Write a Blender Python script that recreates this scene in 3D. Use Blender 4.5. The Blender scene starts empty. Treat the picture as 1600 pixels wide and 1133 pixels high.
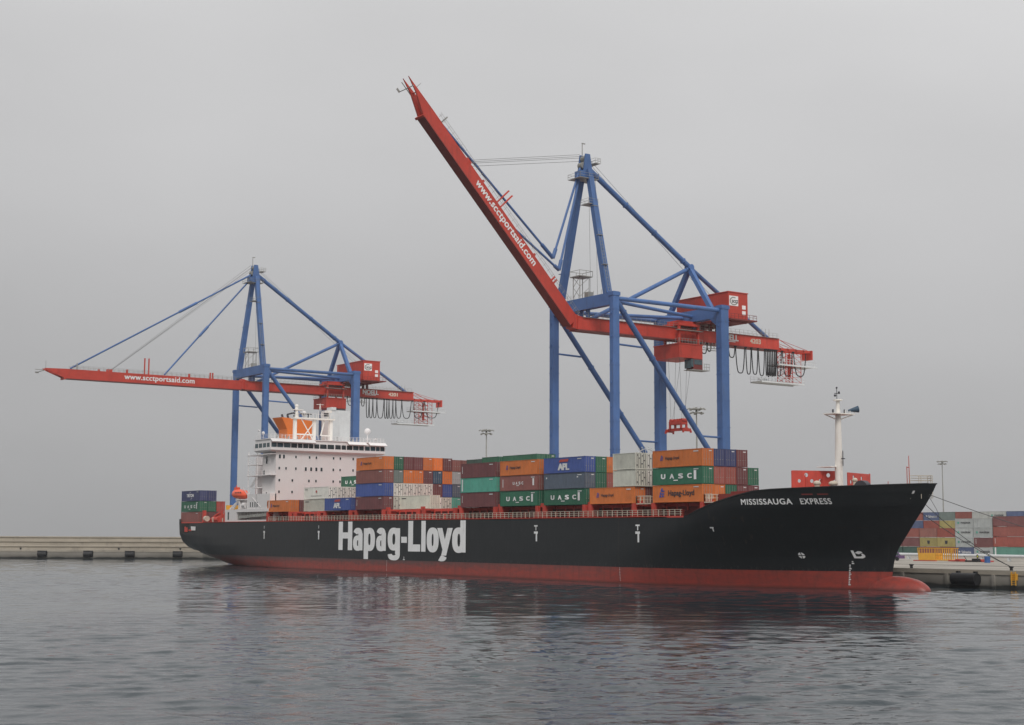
import bpy, math, random
from mathutils import Vector, Matrix
random.seed(7)
C = bpy.context.scene.collection
S = bpy.context.scene
R = math.radians

# ------------------------------------------------------------------ camera
cam_d = bpy.data.cameras.new('camera'); cam = bpy.data.objects.new('camera', cam_d); C.objects.link(cam)
CAM = Vector((389.02, -161.42, 7.81))
yaw, pit, rol = R(145 - 0.043), R(6.637), R(0.226)
D = Vector((math.cos(yaw)*math.cos(pit), math.sin(yaw)*math.cos(pit), math.sin(pit)))
R1 = Vector((math.sin(yaw), -math.cos(yaw), 0)); U1 = R1.cross(D)
R2 = R1*math.cos(rol) + U1*math.sin(rol); U2 = -R1*math.sin(rol) + U1*math.cos(rol)
M = Matrix((R2, U2, -D)).transposed().to_4x4(); M.translation = CAM
cam.matrix_world = M
cam_d.sensor_width = 36; cam_d.lens = 2326.0/1600*36
cam_d.clip_start = 1; cam_d.clip_end = 20000
S.camera = cam

# ------------------------------------------------------------------ world: overcast
w = bpy.data.worlds.new('World'); S.world = w; w.use_nodes = True
nt = w.node_tree; nt.nodes.clear()
out = nt.nodes.new('ShaderNodeOutputWorld')
sky = nt.nodes.new('ShaderNodeTexSky'); sky.sky_type = 'NISHITA'; sky.sun_disc = False
SUN_EL, SUN_AZ = R(44), R(-34)       # azimuth measured from +X towards +Y
sky.sun_elevation = SUN_EL; sky.sun_rotation = R(90) - SUN_AZ; sky.dust_density = 6
bg1 = nt.nodes.new('ShaderNodeBackground'); bg1.inputs['Strength'].default_value = 0.05
nt.links.new(sky.outputs[0], bg1.inputs['Color'])
tc = nt.nodes.new('ShaderNodeTexCoord'); sep = nt.nodes.new('ShaderNodeSeparateXYZ')
nt.links.new(tc.outputs['Generated'], sep.inputs[0])
ramp = nt.nodes.new('ShaderNodeValToRGB')
e = ramp.color_ramp.elements
e[0].position = 0.0; e[0].color = (0.397, 0.397, 0.402, 1)
e[1].position = 1.0; e[1].color = (.84, .85, .86, 1)
for p_, c_ in ((0.10, (0.486, 0.484, 0.490, 1)), (0.19, (0.562, 0.559, 0.564, 1)), (0.35, (0.69, 0.687, 0.69, 1)), (0.6, (0.78, 0.79, 0.79, 1))):
    q_ = e.new(p_); q_.color = c_
nt.links.new(sep.outputs['Z'], ramp.inputs['Fac'])
nz = nt.nodes.new('ShaderNodeTexNoise'); nz.inputs['Scale'].default_value = 2.2; nz.inputs['Detail'].default_value = 3
mp = nt.nodes.new('ShaderNodeMapping'); mp.inputs['Scale'].default_value = (1, 1, 2.5)
nt.links.new(tc.outputs['Generated'], mp.inputs[0]); nt.links.new(mp.outputs[0], nz.inputs['Vector'])
mr = nt.nodes.new('ShaderNodeMapRange'); mr.inputs['To Min'].default_value = 0.93; mr.inputs['To Max'].default_value = 1.07
mr.inputs['From Min'].default_value = 0.3; mr.inputs['From Max'].default_value = 0.7
nt.links.new(nz.outputs['Fac'], mr.inputs['Value'])
vm = nt.nodes.new('ShaderNodeVectorMath'); vm.operation = 'SCALE'
nt.links.new(ramp.outputs[0], vm.inputs[0]); 
dt = nt.nodes.new('ShaderNodeVectorMath'); dt.operation = 'DOT_PRODUCT'; dt.inputs[1].default_value = (math.cos(R(55))*.19, math.sin(R(55))*.19, 0)
nt.links.new(tc.outputs['Generated'], dt.inputs[0])
ad_ = nt.nodes.new('ShaderNodeMath'); ad_.operation = 'ADD'
nt.links.new(mr.outputs[0], ad_.inputs[0]); nt.links.new(dt.outputs['Value'], ad_.inputs[1]); nt.links.new(ad_.outputs[0], vm.inputs['Scale'])
bg2 = nt.nodes.new('ShaderNodeBackground'); bg2.inputs['Strength'].default_value = 1.0
nt.links.new(vm.outputs[0], bg2.inputs['Color'])
mx = nt.nodes.new('ShaderNodeMixShader'); mx.inputs[0].default_value = 0.94
nt.links.new(bg1.outputs[0], mx.inputs[1]); nt.links.new(bg2.outputs[0], mx.inputs[2]); nt.links.new(mx.outputs[0], out.inputs[0])

sd = bpy.data.lights.new('sun', 'SUN'); sun = bpy.data.objects.new('sun', sd); C.objects.link(sun)
sd.energy = 1.5; sd.angle = R(22); sd.color = (1, 0.95, 0.9)
ldir = Vector((math.cos(SUN_AZ)*math.cos(SUN_EL), math.sin(SUN_AZ)*math.cos(SUN_EL), math.sin(SUN_EL)))
sun.rotation_euler = ldir.to_track_quat('Z', 'Y').to_euler()
sun.location = (300, -100, 200)
S.view_settings.view_transform = 'Standard'; S.view_settings.look = 'None'
S.view_settings.exposure = 0.0; S.view_settings.gamma = 1

# ------------------------------------------------------------------ materials
def lin(r, g, b, k=1.25):
    f = lambda v: ((v/255+0.055)/1.055)**2.4 if v > 10 else v/255/12.92
    gm = .35*r+.5*g+.15*b; r, g, b = (v+(gm-v)*.10 for v in (r, g, b))
    return (min(f(r)*k, .85), min(f(g)*k, .85), min(f(b)*k, .85), 1)
MATS = {}
def paint(name, col, rough=0.55, var=0.12, dirt=0.25, scale=0.6, dirtcol=(0.09, 0.06, 0.045, 1), metal=0.0, stretch=0.15, spec=0.4):
    if name in MATS: return MATS[name]
    m = bpy.data.materials.new(name); m.use_nodes = True; t = m.node_tree; b = t.nodes['Principled BSDF']
    b.inputs['Roughness'].default_value = rough; b.inputs['Metallic'].default_value = metal
    b.inputs['Specular IOR Level'].default_value = spec
    co = t.nodes.new('ShaderNodeTexCoord')
    oi = t.nodes.new('ShaderNodeObjectInfo')
    add = t.nodes.new('ShaderNodeVectorMath'); add.operation = 'ADD'
    sc = t.nodes.new('ShaderNodeVectorMath'); sc.operation = 'SCALE'; sc.inputs[0].default_value = (37, 91, 53)
    t.links.new(oi.outputs['Random'], sc.inputs['Scale'])
    t.links.new(co.outputs['Object'], add.inputs[0]); t.links.new(sc.outputs[0], add.inputs[1])
    mp = t.nodes.new('ShaderNodeMapping'); mp.inputs['Scale'].default_value = (1, 1, stretch)
    t.links.new(add.outputs[0], mp.inputs[0])
    n1 = t.nodes.new('ShaderNodeTexNoise'); n1.inputs['Scale'].default_value = scale; n1.inputs['Detail'].default_value = 6; n1.inputs['Roughness'].default_value = .65
    n2 = t.nodes.new('ShaderNodeTexNoise'); n2.inputs['Scale'].default_value = scale*3.1; n2.inputs['Detail'].default_value = 8; n2.inputs['Roughness'].default_value = .7
    t.links.new(add.outputs[0], n1.inputs['Vector']); t.links.new(mp.outputs[0], n2.inputs['Vector'])
    mr = t.nodes.new('ShaderNodeMapRange'); mr.inputs['From Min'].default_value = .3; mr.inputs['From Max'].default_value = .7
    mr.inputs['To Min'].default_value = 1-var; mr.inputs['To Max'].default_value = 1+var
    t.links.new(n1.outputs['Fac'], mr.inputs['Value'])
    vs = t.nodes.new('ShaderNodeVectorMath'); vs.operation = 'SCALE'; vs.inputs[0].default_value = col[:3]
    t.links.new(mr.outputs[0], vs.inputs['Scale'])
    # per-object wear
    rnd = t.nodes.new('ShaderNodeMapRange'); rnd.inputs['To Min'].default_value = .86; rnd.inputs['To Max'].default_value = 1.12
    t.links.new(oi.outputs['Random'], rnd.inputs['Value'])
    vs2 = t.nodes.new('ShaderNodeVectorMath'); vs2.operation = 'SCALE'
    t.links.new(vs.outputs[0], vs2.inputs[0]); t.links.new(rnd.outputs[0], vs2.inputs['Scale'])
    fr = t.nodes.new('ShaderNodeMapRange'); fr.inputs['From Min'].default_value = .54; fr.inputs['From Max'].default_value = .74
    fr.inputs['To Max'].default_value = dirt
    t.links.new(n2.outputs['Fac'], fr.inputs['Value'])
    mix = t.nodes.new('ShaderNodeMix'); mix.data_type = 'RGBA'; mix.inputs['B'].default_value = dirtcol
    t.links.new(fr.outputs[0], mix.inputs['Factor']); t.links.new(vs2.outputs[0], mix.inputs['A'])
    t.links.new(mix.outputs['Result'], b.inputs['Base Color'])
    MATS[name] = m; return m
def glass(name, col=(0.02, 0.03, 0.035, 1), rough=0.08):
    m = paint(name, col, rough, .3, 0, 0.5, spec=0.6); return m

P = {
 'blue': paint('crane_blue_paint', lin(64, 98, 152), .5, .14, .55, .25, (.085, .10, .13, 1)),
 'red': paint('crane_red_paint', lin(184, 56, 42), .5, .12, .5, .3, (.13, .04, .032, 1)),
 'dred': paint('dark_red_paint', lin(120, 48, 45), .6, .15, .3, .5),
 'steel': paint('galvanised_steel', lin(135, 135, 130), .5, .15, .3, .5),
 'dark': paint('black_rubber', (.016, .016, .018, 1), .6, .2, .2, .5),
 'cable': paint('wire_rope', (.09, .09, .09, 1), .6, .2, .2, .5),
 'white': paint('white_paint', (.80, .775, .77, 1), .45, .03, .08, .3, (.5, .42, .36, 1)),
 'mastwhite': paint('cream_white_paint', (.84, .81, .76, 1), .45, .05, .3, .5, (.5, .36, .22, 1)),
 'cream': paint('stanchion_paint', (.62, .55, .45, 1), .5, .1, .3, .5, (.3, .15, .08, 1)),
 'deckred': paint('deck_red_paint', lin(184, 62, 50), .6, .15, .35, .5, (.12, .04, .03, 1)),
 'deckfloor': paint('deck_floor_paint', lin(120, 55, 45), .7, .15, .4, .4),
 'pink': paint('house_front_paint', (.82, .785, .777, 1), .5, .03, .14, .2, (.62, .5, .45, 1)),
 'win': glass('window_glass'), 'bwin': glass('bridge_glass', (.05, .085, .10, 1), .06),
 'orange': paint('funnel_orange_paint', lin(222, 112, 40), .5, .06, .2, .4, (.4, .15, .04, 1)),
 'logoblue': paint('logo_blue_paint', lin(60, 75, 150), .5, .1, .1, .5),
 'lifeboat': paint('lifeboat_orange_gelcoat', lin(228, 82, 50), .35, .06, .1, .5),
 'letter': paint('white_lettering', (.80, .80, .80, 1), .5, .04, .25, .5),
 'ink': paint('dark_lettering', (.05, .05, .06, 1), .5, .1, .1, .5),
 'concrete': paint('quay_concrete', lin(164, 156, 142, 1.0), .85, .16, .55, .12, (.13, .115, .10, 1)),
 'yellow': paint('yellow_paint', lin(205, 150, 45), .5, .1, .2, .5),
 'hivis': paint('hi_vis_fabric', lin(200, 230, 60), .8, .1, 0, 2),
 'skin': paint('skin', lin(170, 120, 95), .6, .05, 0, 2),
 'trousers': paint('navy_trousers', lin(50, 55, 80), .8, .1, 0, 2),
 'purple': paint('purple_paint', lin(95, 70, 110), .6, .1, .2, .5),
 'barrel': paint('barrel_blue_paint', lin(50, 90, 150), .5, .1, .1, .5),
 'pipe': paint('pipe_grey_paint', lin(186, 189, 190), .45, .1, .2, .3),
}
CC = {
 'orange': (196, 104, 46), 'bright orange': (220, 112, 44), 'green': (42, 98, 74), 'maroon': (108, 60, 62), 'brown': (128, 76, 70),
 'blue': (60, 80, 144), 'navy': (58, 64, 104), 'slate grey': (78, 88, 102), 'teal green': (78, 158, 138), 'off-white': (196, 196, 180),
 'white': (206, 205, 196), 'grey green': (100, 112, 108), 'red': (172, 66, 58), 'red-brown': (148, 76, 66), 'grey': (155, 160, 160),
 'olive yellow': (150, 138, 84), 'light grey': (172, 175, 172), 'dark green': (62, 88, 80), 'dark blue-grey': (52, 78, 100), 'grey-white': (184, 184, 172), 'hazy red': (142, 80, 72), 'hazy maroon': (118, 74, 74), 'hazy brown': (138, 90, 82), 'pale blue': (80, 92, 126), 'pale green': (96, 150, 135)}  # last five, for the yard: distance haze mixed into the colours as duller tones
for k_, v_ in CC.items():
    P['c_'+k_] = paint('container_'+k_.replace(' ', '_').replace('-', '_'), lin(*v_), .55, .14, .55, .45, tuple(0.45*x+.012 for x in lin(*v_)[:3])+(1,), stretch=.3)

# ------------------------------------------------------------------ mesh helpers
class MB:
    def __init__(s): s.v = []; s.f = []
    def add(s, vs, fs):
        o = len(s.v); s.v += [tuple(x) for x in vs]; s.f += [tuple(i+o for i in f) for f in fs]; return s
    def box(s, x0, x1, y0, y1, z0, z1):
        return s.hexa([(x0,y0,z0),(x1,y0,z0),(x1,y1,z0),(x0,y1,z0),(x0,y0,z1),(x1,y0,z1),(x1,y1,z1),(x0,y1,z1)])
    def hexa(s, v): return s.add(v, [(3,2,1,0),(4,5,6,7),(0,1,5,4),(1,2,6,5),(2,3,7,6),(3,0,4,7)])
    def tube(s, a, b, r, r2=None, n=8, cap=True):
        a = Vector(a); b = Vector(b); r2 = r if r2 is None else r2
        d = (b-a); 
        if d.length < 1e-6: return s
        d.normalize(); u = d.orthogonal().normalized(); w_ = d.cross(u); vs = []
        for c, rr in ((a, r), (b, r2)):
            for i in range(n):
                t = 2*math.pi*i/n; vs.append(c + u*math.cos(t)*rr + w_*math.sin(t)*rr)
        fs = [(i, (i+1) % n, n+(i+1) % n, n+i) for i in range(n)]
        if cap: fs += [tuple(range(n-1, -1, -1)), tuple(range(n, 2*n))]
        return s.add(vs, fs)
    def beam(s, a, b, wd, h, w2=None, h2=None, side=None):   # rectangular bar; wd along `side`, h across it
        a = Vector(a); b = Vector(b); d = (b-a).normalized()
        sd_ = Vector(side) if side else (d.cross(Vector((0,0,1))) if abs(d.z) < .95 else Vector((1,0,0)))
        sd_ = (sd_ - d*sd_.dot(d)).normalized(); up = sd_.cross(d)
        w2 = wd if w2 is None else w2; h2 = h if h2 is None else h2; vs = []
        for c, ww, hh in ((a, wd, h), (b, w2, h2)):
            vs += [c - sd_*ww/2 - up*hh/2, c + sd_*ww/2 - up*hh/2, c + sd_*ww/2 + up*hh/2, c - sd_*ww/2 + up*hh/2]
        return s.add(vs, [(3,2,1,0),(4,5,6,7),(0,1,5,4),(1,2,6,5),(2,3,7,6),(3,0,4,7)])
    def path(s, pts, r, n=6):
        for a, b in zip(pts, pts[1:]): s.tube(a, b, r, n=n)
        return s
    def ball(s, c, r, n=10, sx=1, sy=1, sz=1):
        vs = []; fs = []; m = n//2+1
        for j in range(m+1):
            ph = math.pi*j/m
            for i in range(n):
                t = 2*math.pi*i/n; vs.append((c[0]+r*sx*math.sin(ph)*math.cos(t), c[1]+r*sy*math.sin(ph)*math.sin(t), c[2]+r*sz*math.cos(ph)))
        for j in range(m):
            for i in range(n): fs.append((j*n+i, (j+1)*n+i, (j+1)*n+(i+1) % n, j*n+(i+1) % n))
        return s.add(vs, fs)
    def mesh(s, name, smooth=False):
        me = bpy.data.meshes.new(name); me.from_pydata(s.v, [], s.f); me.update()
        if smooth:
            for p_ in me.polygons: p_.use_smooth = True
        return me
    def build(s, name, mat, parent=None, smooth=False, loc=None):
        me = s.mesh(name, smooth); me.materials.append(mat); return link(name, me, parent, loc)
def link(name, me, parent=None, loc=None):
    o = bpy.data.objects.new(name, me); C.objects.link(o)
    if parent is not None: o.parent = parent      # children share world coordinates through their parent's own location
    if loc is not None: o.location = loc
    return o
def tag(o, label=None, cat=None, group=None, kind=None):
    if label: o['label'] = label
    if cat: o['category'] = cat
    if group: o['group'] = group
    if kind: o['kind'] = kind
    return o
def thing(name, label, cat, loc=(0,0,0), rz=0, group=None):
    o = bpy.data.objects.new(name, None); C.objects.link(o); o.location = loc; o.rotation_euler = (0,0,rz); o.empty_display_size = 1
    return tag(o, label, cat, group)
def copy_tree(o, parent=None):
    c = o.copy(); C.objects.link(c); c.parent = parent
    for ch in [x for x in KIDS.get(o.name, [])]: copy_tree(ch, c)
    return c
KIDS = {}
def index_kids():
    KIDS.clear()
    for o in bpy.data.objects:
        if o.parent: KIDS.setdefault(o.parent.name, []).append(o)

_TX = {}
def text_mesh(string, bold=0.0, ext=0.0, shear=0.0, space=1.0):
    """flat text mesh in local x/z plane (facing -Y), height of capitals = 1, origin at lower left; returns (mesh verts, faces, width)"""
    key = (string, bold, shear, space)
    if key not in _TX:
        cu = bpy.data.curves.new('lettering', 'FONT'); cu.body = string; cu.offset = bold; cu.shear = shear; cu.space_character = space; cu.size = 1.0
        o = bpy.data.objects.new('lettering', cu); C.objects.link(o)
        dg = bpy.context.evaluated_depsgraph_get(); dg.update()
        me = bpy.data.meshes.new_from_object(o.evaluated_get(dg))
        vs = [v.co.copy() for v in me.vertices]; fs = [tuple(p_.vertices) for p_ in me.polygons]
        bpy.data.objects.remove(o); bpy.data.curves.remove(cu); bpy.data.meshes.remove(me)
        x0 = min(v.x for v in vs); x1 = max(v.x for v in vs); y0 = min(v.y for v in vs); y1 = max(v.y for v in vs)
        _TX[key] = (vs, fs, x0, x1, y0, y1)
    return _TX[key]
def text_on(string, fn, x0, x1, z0, z1, mat, parent, bold=0.0, shear=0.0, space=1.0, name='lettering'):
    """fit text in box (x0..x1, z0..z1) of a surface; fn(a, b) -> 3D point"""
    vs, fs, a0, a1, b0, b1 = text_mesh(string, 0, 0, shear, space)
    kx, kz = (x1-x0)/(a1-a0), (z1-z0)/(b1-b0)
    q0, q1, q2 = Vector(fn(x0, z0)), Vector(fn(x0+.2, z0)), Vector(fn(x0, z0+.2)); nrm = (q1-q0).cross(q2-q0).normalized()
    mb = MB(); bx_ = bold*.9
    for k, (dx, dz) in enumerate(((0, 0),) if bold <= 0 else ((-bx_, -bx_*.6), (bx_, -bx_*.6), (-bx_, bx_*.6), (bx_, bx_*.6), (0, 0))):
        mb.add([Vector(fn(x0+(v.x-a0+dx)*kx, z0+(v.y-b0+dz)*kz))+nrm*.0025*k for v in vs], fs)
    return mb.build(name, mat, parent)

# ------------------------------------------------------------------ water and quay
ZQ = 2.6
WAVE = .0235
def water():
    import numpy as np
    rng = np.random.RandomState(5)
    ax = np.array([math.cos(R(145)), math.sin(R(145))]); bx = np.array([math.cos(R(55)), math.sin(R(55))]); O = np.array([389.0, -161.4])
    a_ = [-40.0, -15.0, 10.0, 25.0, 35.0]
    while a_[-1] < 600: a_.append(a_[-1]+max(.2, a_[-1]/430))
    a_ = np.array(a_); da = np.gradient(a_)
    bs_ = []; v_ = 0.0
    while v_ < 240: bs_.append(v_); v_ += .34+.0055*v_
    b_ = np.array([-q for q in bs_[:0:-1]]+bs_)
    A, Bq = np.meshgrid(a_, b_, indexing='ij'); Px = O[0]+A*ax[0]+Bq*bx[0]; Py = O[1]+A*ax[1]+Bq*bx[1]
    Z = np.zeros_like(A); DA = np.repeat(da[:, None], len(b_), 1)
    def field(n, lo, hi, spread, mean):
        F = np.zeros_like(A)
        for _ in range(n):
            lam = math.exp(rng.uniform(math.log(lo), math.log(hi))); th = R(mean)+rng.normal()*R(spread); k = 2*math.pi/lam
            w_ = np.clip((lam/DA-2.2)/2.5, 0, 1)
            F += w_*lam*np.sin(k*(Px*math.cos(th)+Py*math.sin(th))+rng.uniform(0, 6.28))
        return F/math.sqrt(n)
    P1 = field(26, 45, 190, 60, 145); P1 = P1/(P1.std()+1e-9)
    patchy = np.clip(.85+.34*P1, .3, 1.5)
    Z = field(110, .6, 3.3, 29, 150)*WAVE*patchy + field(16, 3.5, 10, 26, 138)*WAVE*.28
    edge = np.clip((A+40)/60, 0, 1)*np.clip((600-A)/60, 0, 1)*np.clip((240-np.abs(Bq))/20, 0, 1)
    Z = Z*edge - .15
    na, nb = A.shape; co = np.stack([Px, Py, Z], -1).reshape(-1, 3)
    i = np.arange(na-1)[:, None]*nb+np.arange(nb-1)[None, :]
    F = np.stack([i, i+nb, i+nb+1, i+1], -1).reshape(-1, 4)
    cs = [0, (na-1)*nb, (na-1)*nb+nb-1, nb-1]; n0 = len(co); Rr = 6000.0
    mid = O+ax*280
    outer = [mid+(-ax-bx)*Rr, mid+(ax-bx)*Rr, mid+(ax+bx)*Rr, mid+(-ax+bx)*Rr]
    co = np.vstack([co, [[p_[0], p_[1], -.15] for p_ in outer]])
    F = np.vstack([F, [[n0+k, n0+(k+1) % 4, cs[(k+1) % 4], cs[k]] for k in range(4)]])
    me = bpy.data.meshes.new('water'); me.vertices.add(len(co)); me.vertices.foreach_set('co', co.ravel()); me.loops.add(F.size); me.loops.foreach_set('vertex_index', F.ravel().astype(np.int32))
    me.polygons.add(len(F)); me.polygons.foreach_set('loop_start', np.arange(0, F.size, 4, dtype=np.int32)); me.update(calc_edges=True); me.validate()
    me.polygons.foreach_set('use_smooth', np.ones(len(me.polygons), dtype=bool))
    print('water', len(co), me.polygons[0].normal)
    m = bpy.data.materials.new('harbour_water'); m.use_nodes = True; t = m.node_tree; b = t.nodes['Principled BSDF']
    b.inputs['Base Color'].default_value = (.022, .034, .042, 1); b.inputs['Roughness'].default_value = .025; b.inputs['IOR'].default_value = 1.33
    g = t.nodes.new('ShaderNodeNewGeometry')
    prev = None
    # long swell-like wind ripples, finer chop, and broad calm / ruffled patches
    def coord(rot, sx):
        mp = t.nodes.new('ShaderNodeMapping'); mp.vector_type = 'TEXTURE'; mp.inputs['Rotation'].default_value = (0, 0, R(rot)); mp.inputs['Scale'].default_value = (sx, 1, 1)
        t.links.new(g.outputs['Position'], mp.inputs[0]); return mp.outputs[0]
    patch = t.nodes.new('ShaderNodeTexNoise'); patch.inputs['Scale'].default_value = .028; patch.inputs['Detail'].default_value = 4
    t.links.new(coord(48, 3.0), patch.inputs['Vector'])
    pr = t.nodes.new('ShaderNodeMapRange'); pr.inputs['From Min'].default_value = .36; pr.inputs['From Max'].default_value = .64
    pr.inputs['To Min'].default_value = .35; pr.inputs['To Max'].default_value = 1.25
    t.links.new(patch.outputs['Fac'], pr.inputs['Value'])
    for sc, rot, st, dist, det, pw in ((2.2, 58, 1.5, .045, 4, 1),):
        nz = t.nodes.new('ShaderNodeTexNoise'); nz.inputs['Scale'].default_value = sc; nz.inputs['Detail'].default_value = det; nz.inputs['Roughness'].default_value = .5
        nz.inputs['Distortion'].default_value = .4
        bp = t.nodes.new('ShaderNodeBump'); bp.inputs['Distance'].default_value = dist; bp.inputs['Strength'].default_value = 1
        t.links.new(coord(rot, st), nz.inputs['Vector']); t.links.new(nz.outputs['Fac'], bp.inputs['Height'])
        if pw: t.links.new(pr.outputs[0], bp.inputs['Strength'])
        if prev: t.links.new(prev.outputs[0], bp.inputs['Normal'])
        prev = bp
    t.links.new(prev.outputs[0], b.inputs['Normal'])
    me.materials.append(m); tag(link('water', me), kind='structure')
water()

def quay():
    LA = Vector((-103, -18)); dr = Vector((.589, .808)); nr = Vector((-.808, .589))
    X0 = -64.5
    far = LA - dr*420; cn = Vector((X0, 35))
    top = [(1400, 35), (cn.x, cn.y), (far.x, far.y), (far.x-1500, far.y+1093), (-1500, 2200), (1400, 2200)]
    n = len(top)
    mb = MB(); mb.add([(x, y, ZQ) for x, y in top] + [(x, y, -4) for x, y in top], [tuple(range(n-1, -1, -1))] + [(i, (i+1) % n, n+(i+1) % n, n+i) for i in range(n)])
    m = bpy.data.materials.new('quay_surface'); m.use_nodes = True; t = m.node_tree; b = t.nodes['Principled BSDF']; b.inputs['Roughness'].default_value = .9
    g = t.nodes.new('ShaderNodeNewGeometry'); sp = t.nodes.new('ShaderNodeSeparateXYZ'); t.links.new(g.outputs['Position'], sp.inputs[0])
    n1 = t.nodes.new('ShaderNodeTexNoise'); n1.inputs['Scale'].default_value = .25; n1.inputs['Detail'].default_value = 8
    t.links.new(g.outputs['Position'], n1.inputs['Vector'])
    ad = t.nodes.new('ShaderNodeMath'); ad.operation = 'MULTIPLY_ADD'; ad.inputs[1].default_value = 1.1; ad.inputs[2].default_value = -.55
    t.links.new(n1.outputs['Fac'], ad.inputs[0])
    a2 = t.nodes.new('ShaderNodeMath'); a2.operation = 'ADD'; t.links.new(sp.outputs['Z'], a2.inputs[0]); t.links.new(ad.outputs[0], a2.inputs[1])
    mrz = t.nodes.new('ShaderNodeMapRange'); mrz.inputs['From Min'].default_value = -.5; mrz.inputs['From Max'].default_value = 3.0
    t.links.new(a2.outputs[0], mrz.inputs['Value'])
    rp = t.nodes.new('ShaderNodeValToRGB'); el = rp.color_ramp.elements
    el[0].position = 0; el[0].color = (.02, .021, .02, 1); el[1].position = 1; el[1].color = (.36, .325, .28, 1)
    for p_, c_ in ((.22, (.03, .032, .03, 1)), (.30, (.17, .16, .14, 1)), (.55, (.28, .265, .235, 1)), (.8, (.34, .315, .275, 1))):
        q_ = el.new(p_); q_.color = c_
    t.links.new(mrz.outputs[0], rp.inputs['Fac'])
    n2 = t.nodes.new('ShaderNodeTexNoise'); n2.inputs['Scale'].default_value = .06; n2.inputs['Detail'].default_value = 7
    t.links.new(g.outputs['Position'], n2.inputs['Vector'])
    mr2 = t.nodes.new('ShaderNodeMapRange'); mr2.inputs['From Min'].default_value = .3; mr2.inputs['From Max'].default_value = .7; mr2.inputs['To Min'].default_value = .72; mr2.inputs['To Max'].default_value = 1.15
    t.links.new(n2.outputs['Fac'], mr2.inputs['Value'])
    vs = t.nodes.new('ShaderNodeVectorMath'); vs.operation = 'SCALE'; t.links.new(rp.outputs[0], vs.inputs[0]); t.links.new(mr2.outputs[0], vs.inputs['Scale'])
    t.links.new(vs.outputs[0], b.inputs['Base Color'])
    MATS['quay'] = m
    tag(mb.build('quay', m), kind='structure')
    # coping kerb along both edges, crane rails
    kb = MB(); kb.box(X0+1, 1400, 34.85, 35.6, ZQ+.002-.55, ZQ+.14)
    kb.hexa([(x, y, z) for z in (ZQ-.5, ZQ+.14) for x, y in ((far.x+nr.x*-.15, far.y+nr.y*-.15), (cn.x+.1, cn.y-.1), (cn.x+nr.x*.7, cn.y+nr.y*.7), (far.x+nr.x*.7, far.y+nr.y*.7))])
    tag(kb.build('kerb', P['concrete']), kind='structure')
    rb = MB(); rb.box(X0+4, 1300, 37.44, 37.56, ZQ+.004, ZQ+.06); rb.box(X0+4, 1300, 68.74, 68.86, ZQ+.004, ZQ+.06)
    rb.box(X0+4, 1300, 41.0, 41.5, ZQ+.004, ZQ+.02)
    tag(rb.build('crane_rail', P['cable']), 'long dark steel rails let into the quay under the cranes', 'rail')
    # terraced breakwater wall behind the basin end
    def P3(s, o, z): q_ = LA + dr*s + nr*o; return (q_.x, q_.y, z)
    wl = thing('terraced_wall', 'long pale concrete wall in three steps behind the far quay', 'wall', (0,0,0))
    for o, z0, z1 in ((16, 2.6, 3.95), (24, 3.2, 5.45), (32, 4.5, 6.95)):
        mb = MB()
        mb.hexa([P3(-420,o,2.0),P3(150,o,2.0),P3(150,o+10,2.0),P3(-420,o+10,2.0),P3(-420,o,z1-.32),P3(150,o,z1-.32),P3(150,o+10,z1-.32),P3(-420,o+10,z1-.32)])
        mb.build('wall_step', P['concrete'], wl)
        mb = MB(); mb.hexa([P3(-420,o-.4,z1-.31),P3(150,o-.4,z1-.31),P3(150,o+10,z1-.31),P3(-420,o+10,z1-.31),P3(-420,o-.4,z1),P3(150,o-.4,z1),P3(150,o+10,z1),P3(-420,o+10,z1)])
        mb.build('coping', P['concrete'], wl)
    # fenders and bollards on the far quay
    words = ['leftmost', 'second', 'third', 'fourth', 'fifth']
    for i, s in enumerate((-2.5, 13.6, 28.5, 42.0, 57.5)):
        c = LA + dr*s
        f = MB(); o1 = dr*1.4; o2 = nr*-.9
        f.tube((c.x-o1.x+o2.x*.3, c.y-o1.y+o2.y*.3, 1.35), (c.x+o1.x+o2.x*.3, c.y+o1.y+o2.y*.3, 1.35), .75, n=14)
        f.hexa([(c.x+a.x, c.y+a.y, z) for z in (.5, 2.45) for a in (o2*.12-o1*1.15, o2*.12+o1*1.15, nr*.2+o1*1.15, nr*.2-o1*1.15)])
        tag(f.build('fender', P['dark']), f"dark rubber fender on the far quay wall, {'closest to the ship stern' if i == 4 else words[i]+' from the edge of the photo'}", 'fender', 'fenders on the far quay')
    def bollard(x, y, label, grp):
        f = MB(); f.tube((x, y, ZQ), (x, y, ZQ+.5), .28, .22, 12); f.tube((x, y, ZQ+.5), (x, y, ZQ+.68), .26, .42, 12); f.tube((x, y, ZQ+.68), (x, y, ZQ+.8), .42, .3, 12)
        f.box(x-.4, x+.4, y-.4, y+.4, ZQ, ZQ+.08)
        tag(f.build('bollard', P['dark']), label, 'bollard', grp)
    for i, s in enumerate((6, 38, 58)):
        c = LA + dr*s + nr*1.4
        bollard(c.x, c.y, ['small dark bollard on the far quay, farthest from the ship', 'dark bollard on the far quay midway to the ship stern', 'dark bollard on the far quay beside the ship stern'][i], 'bollards on the far quay')
    bollard(222.4, 36.9, 'black bollard on the quay edge just ahead of the red bulbous bow', 'bollards by the bow')
    bollard(241.9, 37.1, 'black bollard on the quay edge holding the mooring lines', 'bollards by the bow')
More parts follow.
